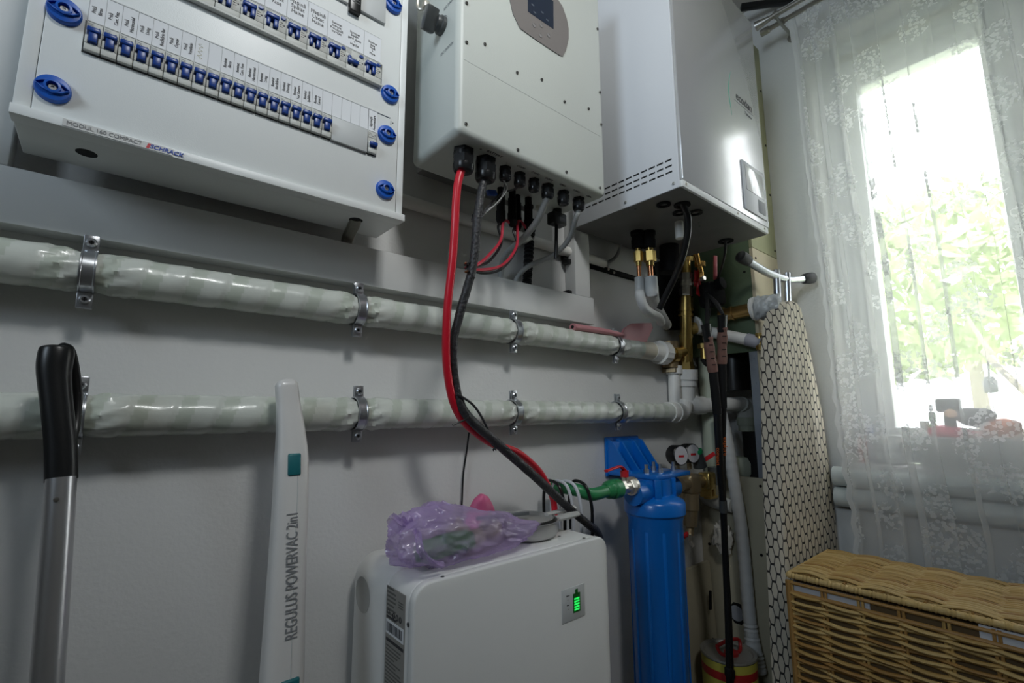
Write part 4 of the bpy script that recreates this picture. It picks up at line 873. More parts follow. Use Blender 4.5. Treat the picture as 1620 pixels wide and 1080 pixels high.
m = MB().tube([h0, h0+d*.35, h0+d*.8, h1], lambda t_, a: .007+.003*t_, 12, 6, squash=(1, .6)); m.build('handle', mat('handle_pale', (.58, .57, .54), .4, var=.03), p2)
a, b = P(758, 820, y=-.19), P(833, 811, y=-.14); zt_ = BT+.073
tag(MB().obox((a+b)/2, (b-a)/2, V((.004, -.006, 0)), (0, 0, .004), .001).build('grey_rail', mat('slate_grey', (.17, .19, .20), .45)), 'flat slate-grey strip lying across the pan above the purple bag', 'strip')
# pink scoop
c = P(766, 806, y=-.075); c.z = BT+.055
pts = []
m = MB(); N = 10
for i in range(N+1):
    t_ = i/N; w_ = .050*math.sqrt(max(0, 1-t_**1.7))*(1-.25*t_)+.003; z = BT+.002+.084*t_
    for k in range(13):
        a = PI*k/12; m.v.append(V((c.x-w_*math.cos(a)+.004*t_, -.055-.034*math.sin(a)*(1-.55*t_), z-.012*math.cos(a)*(1-t_))))
for i in range(N):
    for k in range(12): m.f.append([i*13+k, i*13+k+1, (i+1)*13+k+1, (i+1)*13+k])
m.f.append([N*13+k for k in range(13)]); m.m = [0]*len(m.f)
o = m.build('pink_scoop', PINK, ang=60); md = o.modifiers.new('thick', 'SOLIDIFY'); md.thickness = .003; md.offset = -1
tag(o, 'bright pink rounded plastic scoop standing behind the purple bag', 'scoop')
# thin lead hanging behind
cable('phone_lead', [P(742, 684, y=-.03), P(738, 715, y=-.012), P(733, 750, y=-.010), P(731, 790, y=-.012), P(730, 814, y=-.02), P(733, 835, y=-.05)], .0022, BLACKP, 'thin black lead hanging down the wall behind the purple bag', 'lead', 8)

# leek and onions inside the bag
lk = thing('leek', (.60, -.20, BT+.03), 'green leek lying inside the purple plastic bag', 'leek')
a, b = P(665, 868, y=-.215), P(742, 858, y=-.200); a.z = b.z = BT+.030
MB().tube([a, (a+b)/2+V((0, 0, .003)), b], lambda t_, q: .019+.002*math.sin(q*5+t_*3), 16, 8).build('leaves', SPROUT, lk)
MB().tube([b, b+(b-a)*.25], .018, 14, 1).build('stalk', ONION, lk)
for dx, dy, r, lab in ((-.035, .05, .028, 'pale onion at the left end of the leek inside the purple bag'), (.05, .055, .026, 'pale onion behind the leek inside the purple bag')):
    tag(MB().lathe([(0, 0), (r*.5, .1*r), (r*.92, .6*r), (r, r), (r*.85, 1.5*r), (r*.3, 1.9*r), (.08*r, 2.3*r), (0, 2.3*r)], (.60+dx, -.215+dy, BT+.006), (0, 0, 1), 24).build('onion', ONION), lab, 'onion')
# the bag
bagm, nt, tr, mx = sheer('purple_film', (.72, .57, .90), .42, .20, gloss=.07)
tr.inputs[0].default_value = (.95, .91, .98, 1)
bag = thing('plastic_bag', (.60, -.19, BT), 'thin crumpled purple plastic bag with knotted handles on the battery', 'bag')
m = MB()
def ico(b): bmesh.ops.create_icosphere(b, subdivisions=6, radius=1)
vs_, fs_ = tempbm(ico)
bl, br_ = P(592, 880, y=-.19), P(828, 872, y=-.235)
cx_, hw = .560, .170
def bagp(p):
    s_ = lambda q, e: math.copysign(abs(q)**e, q)
    x, y, z = s_(p.x, .85), s_(p.y, .8), s_(p.z, .75)
    q = V((x*1.5, y, z*.8)); n1 = noise.noise(q*1.7+V((3, 1, 2))); n2 = abs(noise.noise(q*3.6)); n3 = abs(noise.noise(q*8.5+V((1, 5, 2)))); n4 = abs(noise.noise(q*17))
    k = 1+.20*n1-.15*n2-.045*n3-.012*n4
    hz = .045*(1+.30*math.cos((p.x+.55)*2.2))
    X = cx_+hw*x*k; Y = -.192+.076*y*k-.014*max(0, -p.x); Z = BT+.006+hz*(z*k+.86)
    Z = max(Z, BT+.0012+.0025*n3)
    if X < BX0+.06 and Z < BT+.03: Z -= .0*(BX0+.06-X)
    return V((X, Y, Z))
m.add([bagp(p) for p in vs_], fs_)
m.build('bag_body', bagm, bag, ang=75)
kn = P(652, 832, y=-.22)
def ribbon(pts, w_, name):
    p = catmull(pts, 10); m = MB(); n = 7
    for i, q in enumerate(p):
        t_ = i/(len(p)-1)
        for k in range(n):
            f = (k/(n-1)-.5)*2; wob = .5+.5*math.sin(PI*t_); 
            m.v.append(q+V((f*w_*(.45+.55*wob), .010*math.sin(f*5+t_*9)*wob+.004*noise.noise(q*90+V((f, 0, 0))), .004*math.cos(f*7+t_*5))))
    for i in range(len(p)-1):
        for k in range(n-1): m.f.append([i*n+k, i*n+k+1, (i+1)*n+k+1, (i+1)*n+k])
    m.m = [0]*len(m.f); o = m.build(name, bagm, bag, ang=25); return o
ribbon([kn, P(668, 815, y=-.21), P(686, 800, y=-.20), P(695, 797, y=-.195), P(694, 815, y=-.20), P(680, 832, y=-.205), kn+V((.01, .01, -.004))], .024, 'handle')
ribbon([kn+V((-.006, 0, 0)), P(638, 822, y=-.22), P(630, 814, y=-.215), P(634, 826, y=-.21), kn+V((-.01, .01, -.01))], .020, 'handle')
ribbon([kn+V((.004, -.004, -.002)), P(661, 850, y=-.262), P(668, 872, y=-.270), P(682, 888, y=-.268), P(700, 893, y=-.262)], .008, 'tie_strip')

# ================================================================ MOP AND VACUUM HANDLES
mp = thing('floor_mop', P(75, 1080, y=-.21), 'mop with a black looped grip and silver aluminium pole at the far left', 'mop')
my = lambda v: -.135-(v-545)*.00014
pp = lambda u, v, dy=0: P(u, v, y=my(v)+dy)
zt0 = pp(97, 757)
MB().tube([pp(97, 756), pp(86, 920), pp(74, 1085), P(52, 1400, y=-.25), P(20, 1990, y=-.33)], .0152, 22, 8).build('pole', MOPA, mp)
def gr(t_, a):
    base = .0152+.0022*math.exp(-((t_-.75)/.2)**2)
    return base*(math.sqrt(max(.05, 1-((t_-.9)/.1)**2)) if t_ > .9 else 1)
MB().tube([pp(97, 760), pp(96, 700), pp(90, 640), pp(86, 590), pp(89, 560), pp(91, 546)], gr, 22, 10, squash=(1.05, .75)).build('grip', BLACKP, mp, ang=60)
MB().tube([pp(97, 548, .004), pp(108, 554, .010), pp(115, 580, .018), pp(120, 625, .024), pp(117, 670, .022), pp(107, 712, .012), pp(101, 735, .006)], .0075, 14, 10, squash=(1.2, .8)).build('loop', BLACKP, mp)
p = pp(89, 790, -.0152); MB().lathe([(.003, 0), (.003, .0012), (.001, .0016), (0, .0016)], p, (0, -1, 0), 10).build('rivet', STEEL, mp)

vc = thing('stick_vacuum', P(445, 1080, y=-.16), 'white stick vacuum handle with teal buttons leaning on the lower wrapped pipe', 'vacuum cleaner')
vy = lambda v: -.112-(v-595)*.00013
vpt = lambda u, v, dy=0: P(u, v, y=vy(v)+dy)
pth = [vpt(452, 598), vpt(456, 640), vpt(460, 690), vpt(461, 730), vpt(459, 800), vpt(455, 880), vpt(450, 980), vpt(445, 1085), P(436, 1260, y=-.20), P(428, 1440, y=-.22)]
px = [29, 31, 38, 43, 44, 45, 47, 50, 52, 54]; N = len(px)-1
def vr(t_, a):
    f = t_*N; i = min(int(f), N-1); w_ = px[i]+(px[i+1]-px[i])*(f-i)
    u = [452, 456, 460, 461, 459, 455, 450, 445, 445, 445][i]
    k = .48+.0006*0
    r = w_*.5*(.925/755.4)*1.0
    e = abs(math.cos(a))**4+abs(math.sin(a))**4
    r *= e**-.25*.97
    if t_ < .035: r *= math.sqrt(max(.02, 1-((.035-t_)/.035)**2))
    return r
MB().tube(pth, vr, 32, 12, squash=(1, .80)).build('body', VACW, vc, ang=50)
vbody = [c_ for c_ in vc.children if c_.name.startswith('body')][0].data
vtree = BVHTree.FromPolygons([v_.co.copy() for v_ in vbody.vertices], [list(p_.vertices) for p_ in vbody.polygons])
# seam lines, buttons and print ride on the front face
def vfront(u, v, d=0):
    h_ = vtree.ray_cast(CAM, ray(u, v).normalized())[0]
    return h_ if h_ is not None else vpt(u, v, -.021)
MB().tube([vfront(471, 740, .0165), vfront(470, 800, .0168), vfront(466, 880, .0175), vfront(463, 980, .018), vfront(459, 1085, .0185)], .0006, 6, 6).build('seam', GREYL, vc)
a, b = vfront(466, 717), vfront(465.5, 752)
MB().obox((a+b)/2, ((a-b).length*.29, 0, 0), (0, .0028, 0), (a-b)/2, .0035, 3).build('button', TEAL, vc)
a, b = vfront(459, 1074, .0155), vfront(458, 1100, .0155)
MB().obox((a+b)/2, (.0135, 0, 0), (0, .003, 0), (a-b)/2, .0035, 3).build('button', TEAL, vc)
a, b = vfront(461.5, 1018, .0180), vfront(463.5, 803, .0168)
up_ = (b-a).normalized()
for o_ in (-.00022, .00022): text('REGULUS POWERVAC 2in1', (a+b)/2+V((o_*.8, -.0007-.00005*(o_ > 0), 0))+up_*o_, up_, V((-1, 0, 0))+up_*up_.x, .0252, INKG, vc, sx=.86*(b-a).length/.2745, depth=.0001)

# ================================================================ TREKKING POLES
def pole(pts, lab, joint):
    t = thing('trekking_pole', pts[0], lab, 'trekking pole', 'trekking poles hanging in the corner')
    p = [V(q) for q in pts]
    d = (p[1]-p[0]).normalized()
    MB().tube([p[0]-d*.004, p[0]+d*.01, p[0]+d*.05], lambda t_, a: .017-.003*t_, 16, 6, squash=(1.2, .9)).build('top_cap', BLACKP, t)
    m = MB().tube([p[0]+d*.035, p[0]+d*.05, p[1]], lambda t_, a: .0150+.0010*math.sin(t_*22), 16, 12); m.mat(1)
    for k in range(4):
        c = p[0].lerp(p[1], .42+.14*k); m.obox(c-FW*.0152, RT*.006, FW*.0012, DN*.0011+RT*.0005)
    m.build('cork_grip', [CORK, DARK], t)
    MB().tube([p[1], p[1]+(p[2]-p[1])*.05, p[2]], .0135, 14, 4).build('foam_sleeve', BLACKM, t)
    m = MB().tube([p[2]]+p[3:], lambda t_, a: .0125-.0050*t_, 14, 8); m.build('shaft', BLACKP, t)
    c = p[joint]; dd = (p[joint+1]-c).normalized()
    MB().cyl(c-dd*.018, c+dd*.02, .0125, 14).build('locking_collar', GREYD, t)
    e = p[-1]; de = (e-p[-2]).normalized()
    m = MB().lathe([(.0065, 0), (.011, .004), (.011, .022), (.007, .03), (.0062, .05), (.003, .068), (0, .070)], e-de*.01, de, 14); m.build('tip', BLACKM, t)
    s_ = P(1118, 463, y=-.19)
    MB().tube([p[0]+V((.004, 0, .006)), (p[0]+s_)/2+V((-.012, -.01, 0)), s_, (p[0]+s_)/2+V((.016, -.006, .006)), p[0]+V((.012, 0, .002))], .0032, 6, 8, squash=(2.0, .5)).build('wrist_strap', BLACKM, t)
    return t
T_ = 1.5
A = pole([D(1117, 515, T_), D(1128, 588, T_), D(1135, 655, T_), D(1139, 735, T_), D(1144, 800, T_+.005), D(1148, 900, T_+.01), D(1151, 985, T_-.02), D(1152, 1060, T_-.04)], 'left one of two black trekking poles with brown grips hanging in the corner', 4)
B = pole([D(1143, 500, T_+.02), D(1142, 575, T_+.03), D(1143, 645, T_+.03), D(1142, 735, T_+.035), D(1144, 800, T_+.045), D(1149, 900, T_+.05), D(1154, 985, T_+.01), D(1157, 1063, T_-.02)], 'right one of two black trekking poles with brown grips, with the longer orange lettering', 4)
u_, r__ = -RT, DN
text('explore', D(1147.5, 706, T_+.006), DN, RT, .019, ORNG, B, align='CENTER')
text('compact', D(1136, 722, T_-.02), DN, RT, .016, ORNG, A, align='CENTER')

# ================================================================ PAINT CAN
cn = thing('paint_can', (1.612, -.166, 0), 'yellow and red paint can with a grey lid and red handle on the floor', 'can')
cc_ = V((1.640, -.160, 0)); ztop = P(1156, 1030, x=1.640).z; R_ = .084
m = MB().lathe([(R_-.004, 0), (R_, .004), (R_, ztop-.035)], cc_, (0, 0, 1), 40); m.build('body', CANY, cn)
MB().lathe([(R_+.0006, ztop-.058), (R_+.0006, ztop-.034)], cc_, (0, 0, 1), 40).build('red_band', CANR, cn)
MB().lathe([(R_+.0003, ztop-.034), (R_+.0003, ztop-.008)], cc_, (0, 0, 1), 40).build('yellow_band', CANY, cn)
MB().lathe([(R_, ztop-.010), (R_+.003, ztop-.005), (R_+.002, ztop), (R_-.008, ztop-.001), (R_-.012, ztop-.006), (0, ztop-.006)], cc_, (0, 0, 1), 40).build('lid', CANL, cn)
hb = cc_+V((0, 0, ztop-.006))
m = MB().tube([hb+V((-.050, .012, .030)), hb+V((-.046, .004, .012)), hb+V((-.028, -.010, .003)), hb+V((.022, -.024, .003)), hb+V((.044, -.020, .014)), hb+V((.044, -.014, .032)), hb+V((.0, .0, .036)), hb+V((-.050, .012, .030))], .0055, 10, 8).lathe([(.022, 0), (.022, .008), (.016, .012), (0, .012)], hb+V((-.004, -.012, 0)), (0, 0, 1), 20)
m.build('handle', CANR, cn)

# ================================================================ IRONING BOARD
NL, NR = V((1.56, -.376, 0)), V((1.995, -.404, 0))
ba = (NR-NL).normalized(); bn = V((ba.y, -ba.x, 0))               # bn faces the room
if bn.y > 0: bn = -bn
def PB(u, v):
    r = ray(u, v); t = (NL-CAM).dot(bn)/r.dot(bn); return CAM+r*t
left = [(1237, 499), (1232, 530), (1231, 600), (1234, 700), (1238, 800), (1242, 870), (1247, 960), (1252, 1060)]
right = [(1269, 487), (1276, 515), (1288, 575), (1301, 640), (1310, 700), (1318, 770), (1326, 840), (1336, 950)]
top_ = [(1243, 484), (1250, 476), (1259, 475)]
loop = [PB(*q) for q in left[::-1]+top_+right]
zb = .10
loop = [V((loop[0].x-.01, loop[0].y, zb))]+loop+[V((1.99, NL.y+(1.99-NL.x)*ba.y/ba.x, zb))]
lp = catmull(loop, 5)
bmh = mat('board_cover', (.8, .8, .8), .75)
nt = bmh.node_tree; pb = nt.nodes['Principled BSDF']
uvn = nt.nodes.new('ShaderNodeUVMap'); uvn.uv_map = 'UVMap'
sp = nt.nodes.new('ShaderNodeSeparateXYZ'); nt.links.new(uvn.outputs[0], sp.inputs[0])
def MN(op, a, b=None, c=None):
    n = nt.nodes.new('ShaderNodeMath'); n.operation = op
    for i, q in enumerate((a, b, c)):
        if q is None: continue
        if isinstance(q, (int, float)): n.inputs[i].default_value = q
        else: nt.links.new(q, n.inputs[i])
    return n.outputs[0]
X, Y = sp.outputs[0], sp.outputs[1]
S3 = 1.7320508
def cell(ox, oy): return MN('SUBTRACT', MN('FLOORED_MODULO', MN('ADD', X, ox), S3), S3/2), MN('SUBTRACT', MN('FLOORED_MODULO', MN('ADD', Y, oy), 1.0), .5)
ax_, ay_ = cell(0, 0); cx2, cy2 = cell(S3/2, .5)
la = MN('ADD', MN('MULTIPLY', ax_, ax_), MN('MULTIPLY', ay_, ay_)); lb_ = MN('ADD', MN('MULTIPLY', cx2, cx2), MN('MULTIPLY', cy2, cy2))
sel = MN('LESS_THAN', la, lb_)
gx_ = MN('ABSOLUTE', MN('ADD', MN('MULTIPLY', ax_, sel), MN('MULTIPLY', cx2, MN('SUBTRACT', 1.0, sel))))
gy_ = MN('ABSOLUTE', MN('ADD', MN('MULTIPLY', ay_, sel), MN('MULTIPLY', cy2, MN('SUBTRACT', 1.0, sel))))
dd_ = MN('MAXIMUM', gy_, MN('ADD', MN('MULTIPLY', gx_, S3/2), MN('MULTIPLY', gy_, .5)))
line = MN('GREATER_THAN', dd_, .432)
mx = nt.nodes.new('ShaderNodeMix'); mx.data_type = 'RGBA'; nt.links.new(line, mx.inputs[0])
mx.inputs[6].default_value = (.66, .60, .48, 1); mx.inputs[7].default_value = (.035, .032, .03, 1); nt.links.new(mx.outputs[2], pb.inputs['Base Color'])
ib = thing('ironing_board', (1.79, -.36, 0), 'ironing board in a cream cover with black hexagon mesh pattern, standing upright by the curtain', 'ironing board')
m = MB(); n = len(lp); cen = sum(lp, V())/n
prof = [(0.0, .93), (-.003, .972), (-.010, .993), (-.020, 1.0), (-.044, 1.0), (-.058, .985), (-.062, .93)]   # (depth along bn, outline scale)
uv = []
HS = .049; HX = .027
def edge_in(i, k): return lp[i]
arc = 0
offs = [0]
for (d0, s0), (d1, s1) in zip(prof, prof[1:]): offs.append(math.hypot(d1-d0, (s1-s0)*.2))
perp = []
for i in range(n):
    a, b = lp[max(0, i-1)], lp[min(n-1, i+1)]; tdir = (b-a).normalized(); o = tdir.cross(bn); 
    perp.append(-o.normalized())
for j, (d, sc) in enumerate(prof):
    for i in range(n):
        q = lp[i]; ins = (1-sc)*.22
        mid = V((cen.x, cen.y, q.z)); w_ = (q-mid).dot(ba)
        p = q - perp[i]*ins + bn*d
        m.v.append(p)
        back = 0 if d >= -.004 else (-d)*1.5
        uv.append((((p-NL).dot(ba)+ (back if w_ > 0 else -back)), p.z))
for j in range(len(prof)-1):
    for i in range(n-1): m.f.append([j*n+i, j*n+i+1, (j+1)*n+i+1, (j+1)*n+i])
m.f.append([i for i in range(n)]); m.f.append([(len(prof)-1)*n+i for i in range(n)][::-1]); m.m = [0]*len(m.f)
o = m.build('padded_cover', bmh, ib, ang=50)
ul = o.data.uv_layers.new(name='UVMap')
for l in o.data.loops: q = uv[l.vertex_index]; ul.data[l.index].uv = (q[0]/HX, q[1]/HS)
bk = -bn
fb = [D(1176, 408, 1.675), D(1196, 421, 1.70), D(1218, 433, 1.725), D(1245, 442, 1.755), D(1262, 442, 1.775), D(1280, 440, 1.79)]
MB().tube(fb, .0135, 14, 8).build('foot_bar', ZINC, ib)
for p_, q_ in ((fb[0], fb[1]), (fb[-1], fb[-2])):
    d = (q_-p_).normalized(); MB().lathe([(0, -.022), (.014, -.022), (.0205, -.016), (.0215, .0), (.0185, .026), (.015, .030)], p_, d, 18).build('rubber_foot', mat('foot_rubber', (.055, .055, .058), .6) if 'foot_rubber' not in bpy.data.materials else bpy.data.materials['foot_rubber'], ib)
for u in (1227, 1243):
    a = D(u+1.5, 442 if u < 1240 else 446, 1.735 if u < 1240 else 1.752); b = V((a.x-.004, a.y+.0, .45)); b.y = -.300
    MB().tube([a, a+V((0, .002, -.06)), b], .0125, 14, 3).build('leg_tube', ZINC, ib)

# ================================================================ WICKER BASKET
bk_ = thing('wicker_hamper', (1.683, -.75, 0), 'tall wicker laundry hamper with a woven lid below the curtained window', 'hamper')
HX0, HX1, HY1, HY0, HZ = 1.512, 1.855, -.414, -1.13, .650
STK = .082
def weave(name, o, du, dv, nn, Lu, nrow, pitch, r=.0052, amp=.0058, stk=STK, jit=.0012, seed=0):
    rnd = random.Random(seed); m = MB(); o, du, dv, nn = V(o), V(du), V(dv), V(nn)
    for j in range(nrow):
        ph = (j//1) % 2; m.mat(rnd.choice((0, 0, 1, 1, 2))); N_ = int(Lu/stk*7); rr_ = r*rnd.uniform(.82, 1.12); pts = []
        o2 = rnd.uniform(-.2, .2); sl = rnd.uniform(-.003, .003)
        for i in range(N_+1):
            s_ = Lu*i/N_
            pts.append(o+du*s_+dv*(j*pitch+jit*math.sin(s_*37+j*1.7)+sl*math.sin(s_*6+j)+.0018*math.sin(PI*s_/stk+ph*PI))+nn*(amp*math.sin(PI*s_/stk+ph*PI)+.0012*noise.noise(V((s_*30, j, seed)))))
        m.tube(pts, rr_, 6, 1, squash=(1, .8))
    return m
zt_ = HZ-.052
PW = .0105; nr = int((zt_-.03)/PW)
weave('f', (HX0, HY1, zt_), (0, -1, 0), (0, 0, -1), (-1, 0, 0), HY1-HY0, nr, PW, r=.0066, amp=.0062, seed=3).build('woven_front', WICK, bk_, ang=70)
weave('s', (HX0, HY1, zt_), (1, 0, 0), (0, 0, -1), (0, 1, 0), HX1-HX0, nr, PW, r=.0066, amp=.0062, seed=4).build('woven_end', WICK, bk_, ang=70)
for k in range(int((HY1-HY0)/STK)+1):
    y = HY1-.004-k*STK
    m = MB().mat(k % 2 * 2)
    for dx in (-.0045, .0045): m.tube([(HX0, y+dx, HZ-.02), (HX0, y+dx, .02)], .0036, 7, 1)
    m.build('stake', WICK, bk_)
MB().box(HX0+.010, HX1-.006, HY0, HY1-.010, .012, HZ-.026, .004).build('inner_lining', mat('weave_gap_shade', (.15, .095, .04), .8, var=.2), bk_)  # shade seen through the weave gaps is put into this dark brown
m = MB()
m.box(HX0+.006, HX0+.0098, -.60, HY1-.004, HZ-.056, HZ-.024); m.box(HX0+.006, HX1-.006, HY1-.0075, HY1-.004, HZ-.056, HZ-.024)
m.build('cloth_liner', LINER, bk_)
m = MB().mat(2)
m.tube([(HX0-.001, HY1+.002, HZ-.050), (HX0-.001, HY0, HZ-.050)], .0055, 8, 1); m.tube([(HX0, HY1, HZ-.022), (HX0, HY1, .01)], .0085, 8, 1); m.tube([(HX0-.001, HY1+.002, HZ-.026), (HX0-.001, HY0, HZ-.026)], .0045, 8, 1)
m.build('corner_cane', WICK, bk_)
lidp = weave('l', (HX0+.012, HY1-.006, HZ+.001), (0, -1, 0), (1, 0, 0), (0, 0, 1), HY1-HY0, int((HX1-HX0-.02)/.0080), .0080, r=.0044, amp=.0048, seed=9)
ld = lidp.build('woven_lid', WICK, bk_, ang=70)
m = MB()
def rim(p0, p1):
    p0, p1 = V(p0), V(p1); L = (p1-p0).length; N_ = int(L/.0042)
    m.tube([p0.lerp(p1, i/N_) for i in range(N_+1)], lambda t_, a: .0078+.0013*math.sin(t_*L/.0098*2*PI), 10, 1)
m.mat(1); rim((HX0+.003, HY1, HZ-.008), (HX0+.003, HY0, HZ-.008)); rim((HX0+.003, HY1, HZ-.008), (HX1, HY1, HZ-.008)); rim((HX1, HY1, HZ-.008), (HX1, HY0, HZ-.008))
join(m.build('lid_rim', WICK), ld)
m = MB().box(HX0+.008, HX1-.004, HY0, HY1-.004, HZ-.013, HZ-.006); join(m.build('lid_base', bpy.data.materials['weave_gap_shade']), ld)
for k in range(int((HY1-HY0)/STK)):
    y = HY1-.01-(k+.5)*STK*1.0
    join(MB().mat(2).tube([(HX0+.006, y, HZ), (HX1-.004, y, HZ)], .0035, 6, 1).build('lid_stake', WICK), ld)
MB().box(HX0+.002, HX0+.0045, -1.10, -.80, HZ-.046, HZ-.018).build('liner_edge', LINER, bk_)

# ================================================================ CURTAIN AND ROD
rod = thing('curtain_rod', (1.93, -.5, 2.655), 'double brushed steel curtain rod on a bracket at the top right', 'curtain rod')
r1a = P(1201, 39, x=1.865); r2a = P(1208, 51, x=1.93)
for nm, pnt, r in (('front_rod', r1a, .0095), ('rear_rod', r2a, .0095)): MB().cyl(pnt, (pnt.x, -1.7, pnt.z), r, 16).build(nm, STEEL, rod)
MB().lathe([(.019, 0), (.018, .004), (.0115, .04), (.0105, .05)], r1a+V((0, .012, 0)), (0, -1, 0), 20).build('flared_finial', STEEL, rod)
MB().lathe([(.014, 0), (.014, .03), (.0105, .034)], r2a+V((0, .010, 0)), (0, -1, 0), 20).build('end_cap', STEEL, rod)
yb = P(1227, 22, x=1.865).y
wb = V((WX-.002, yb, r2a.z-.01))
m = MB().tube([V((1.862, yb, r1a.z-.010)), V((1.93, yb, r2a.z-.016)), wb], .006, 12, 4).lathe([(.020, 0), (.020, .006), (.012, .010)], wb+V((.002, 0, 0)), (-1, 0, 0), 18).lathe([(.013, -.008), (.013, .008)], V((1.865, yb, r1a.z)), (0, 1, 0), 18).lathe([(.013, -.008), (.013, .008)], V((1.93, yb, r2a.z)), (0, 1, 0), 18).cyl(V((1.865, yb, r1a.z+.006)), V((1.865, yb, r1a.z+.022)), .005, 10)
m.build('bracket', STEEL, rod)

cm, nt, tr, mixa = sheer('lace_voile', (.88, .885, .87), .3)
tc = nt.nodes.new('ShaderNodeUVMap'); tc.uv_map = 'UVMap'
vo = nt.nodes.new('ShaderNodeTexVoronoi'); vo.voronoi_dimensions = '2D'; vo.inputs['Scale'].default_value = 7.5
vl = nt.nodes.new('ShaderNodeTexVoronoi'); vl.voronoi_dimensions = '2D'; vl.inputs['Scale'].default_value = 85; nt.links.new(tc.outputs[0], vl.inputs['Vector'])
n1 = nt.nodes.new('ShaderNodeTexNoise'); n1.noise_dimensions = '2D'; n1.inputs['Scale'].default_value = 48; n1.inputs['Detail'].default_value = 1
n2 = nt.nodes.new('ShaderNodeTexNoise'); n2.noise_dimensions = '2D'; n2.inputs['Scale'].default_value = 6; n2.inputs['Detail'].default_value = 1
for q in (vo, n1, n2): nt.links.new(tc.outputs[0], q.inputs['Vector'])
clus = MN('LESS_THAN', MN('ADD', vo.outputs['Distance'], MN('MULTIPLY', n1.outputs['Fac'], .25)), MN('MULTIPLY', n2.outputs['Fac'], 1.0))
leaf = MN('MULTIPLY', MN('LESS_THAN', vl.outputs['Distance'], .46), MN('GREATER_THAN', n1.outputs['Fac'], .40))
mot = MN('MULTIPLY', clus, leaf)
su = nt.nodes.new('ShaderNodeSeparateXYZ'); nt.links.new(tc.outputs[0], su.inputs[0])
hem = MN('LESS_THAN', su.outputs[0], .016)
alp = MN('ADD', .44, MN('MULTIPLY', MN('MAXIMUM', mot, hem), .38)); nt.links.new(alp, mixa.inputs[0])
ct = MB(); NU, NV = 420, 60; ztop, zbot = r2a.z+.016, .14; uvs = []
ed = [(q.z, q.y) for q in [P(*p_, x=1.93) for p_ in ((1243, 20), (1257, 100), (1266, 200), (1278, 300), (1297, 430), (1306, 520), (1314, 600), (1324, 700), (1347, 830), (1352, 900))]]
ed = [(2.8, ed[0][1])]+ed+[(.0, ed[-1][1])]
def yedge(z):
    for (z0, y0), (z1, y1) in zip(ed, ed[1:]):
        if z <= z0 and z >= z1: return y0+(y1-y0)*(z0-z)/(z0-z1)
    return ed[0][1]
rnd = random.Random(11); knots = [0]; 
while knots[-1] < 1.6: knots.append(knots[-1]+rnd.uniform(.075, .15))
def fold(s_):
    for i in range(len(knots)-1):
        if s_ <= knots[i+1]:
            f = (s_-knots[i])/(knots[i+1]-knots[i]); return i, f, knots[i+1]-knots[i]
    return 0, 0, .1
W_ = 1.30
for j in range(NV+1):
    z = ztop+(zbot-ztop)*j/NV; fall = j/NV; ye = yedge(z)
    for i in range(NU+1):
        s_ = W_*i/NU; k, f, lam = fold(s_)
        amp = (.009+.008*math.sin(k*2.1)**2)*(.55+.45*fall)
        x = 1.93+amp*math.sin(2*PI*f+.25*math.sin(z*1.7+k)); 
        y = ye-(s_*1.0+lam*.19*math.sin(4*PI*f+.5)*(.75+.25*math.sin(k*1.3+z*.5)))
        if i < 8: y += .011*abs(math.sin(z*PI/.085))*(1-i/8)
        if z > r2a.z-.02: x = 1.93+amp*.55*math.sin(2*PI*f)
        ct.v.append(V((x, y, z))); uvs.append((s_, z))
arc_ = [0.0]; r0_ = (NV//2)*(NU+1)
for i in range(NU): arc_.append(arc_[-1]+(ct.v[r0_+i+1]-ct.v[r0_+i]).length)
uvs = [(arc_[k % (NU+1)], q[1]) for k, q in enumerate(uvs)]
for j in range(NV):
    for i in range(NU): a = j*(NU+1)+i; ct.f.append([a, a+1, a+NU+2, a+NU+1])
ct.m = [0]*len(ct.f)
cur = ct.build('lace_curtain', cm, ang=180, recalc=False)
ul = cur.data.uv_layers.new(name='UVMap')
for l in cur.data.loops: ul.data[l.index].uv = uvs[l.vertex_index]
tag(cur, 'sheer white lace curtain with floral pattern and scalloped edge hanging at the window', 'curtain')

# ================================================================ ON THE WINDOW SILL
sx0 = 1.995
p0, p1 = P(1451, 690, x=sx0), P(1606, 690, x=sx0)
sb = thing('storage_box', (2.05, (p0.y+p1.y)/2, WZ0), 'grey-white storage box on the window sill, holding colourful things', 'box')
bxz = p0.z; ww = .004
m = MB().box(sx0, sx0+.12, p1.y, p0.y, WZ0, WZ0+.005).box(sx0, sx0+ww, p1.y, p0.y, WZ0, bxz).box(sx0+.12-ww, sx0+.12, p1.y, p0.y, WZ0, bxz).box(sx0+ww, sx0+.12-ww, p1.y, p1.y+ww, WZ0, bxz).box(sx0+ww, sx0+.12-ww, p0.y-ww, p0.y, WZ0, bxz)
m.build('box_body', mat('box_grey', (.52, .53, .51), .4), sb)
MB().box(sx0-.003, sx0, p1.y, p0.y, bxz-.006, bxz).build('box_lip', WINW, sb)
p0_, p1_ = P(1381, 690, x=2.02), P(1403, 725, x=2.02)
dw = thing('drawer_tower', (2.05, p0_.y-.03, WZ0), 'small grey two-drawer box on the left of the window sill', 'drawers')
MB().box(2.02, 2.11, p0_.y-.075, p0_.y, WZ0, p0_.z+.004, .003).build('shell', mat('tower_grey', (.42, .42, .40), .5), dw)
for k in range(2): z = WZ0+.004+k*(p0_.z-WZ0)*.48; MB().box(2.014, 2.021, p0_.y-.071, p0_.y-.004, z, z+(p0_.z-WZ0)*.42, .002).build('drawer', GREYL, dw)
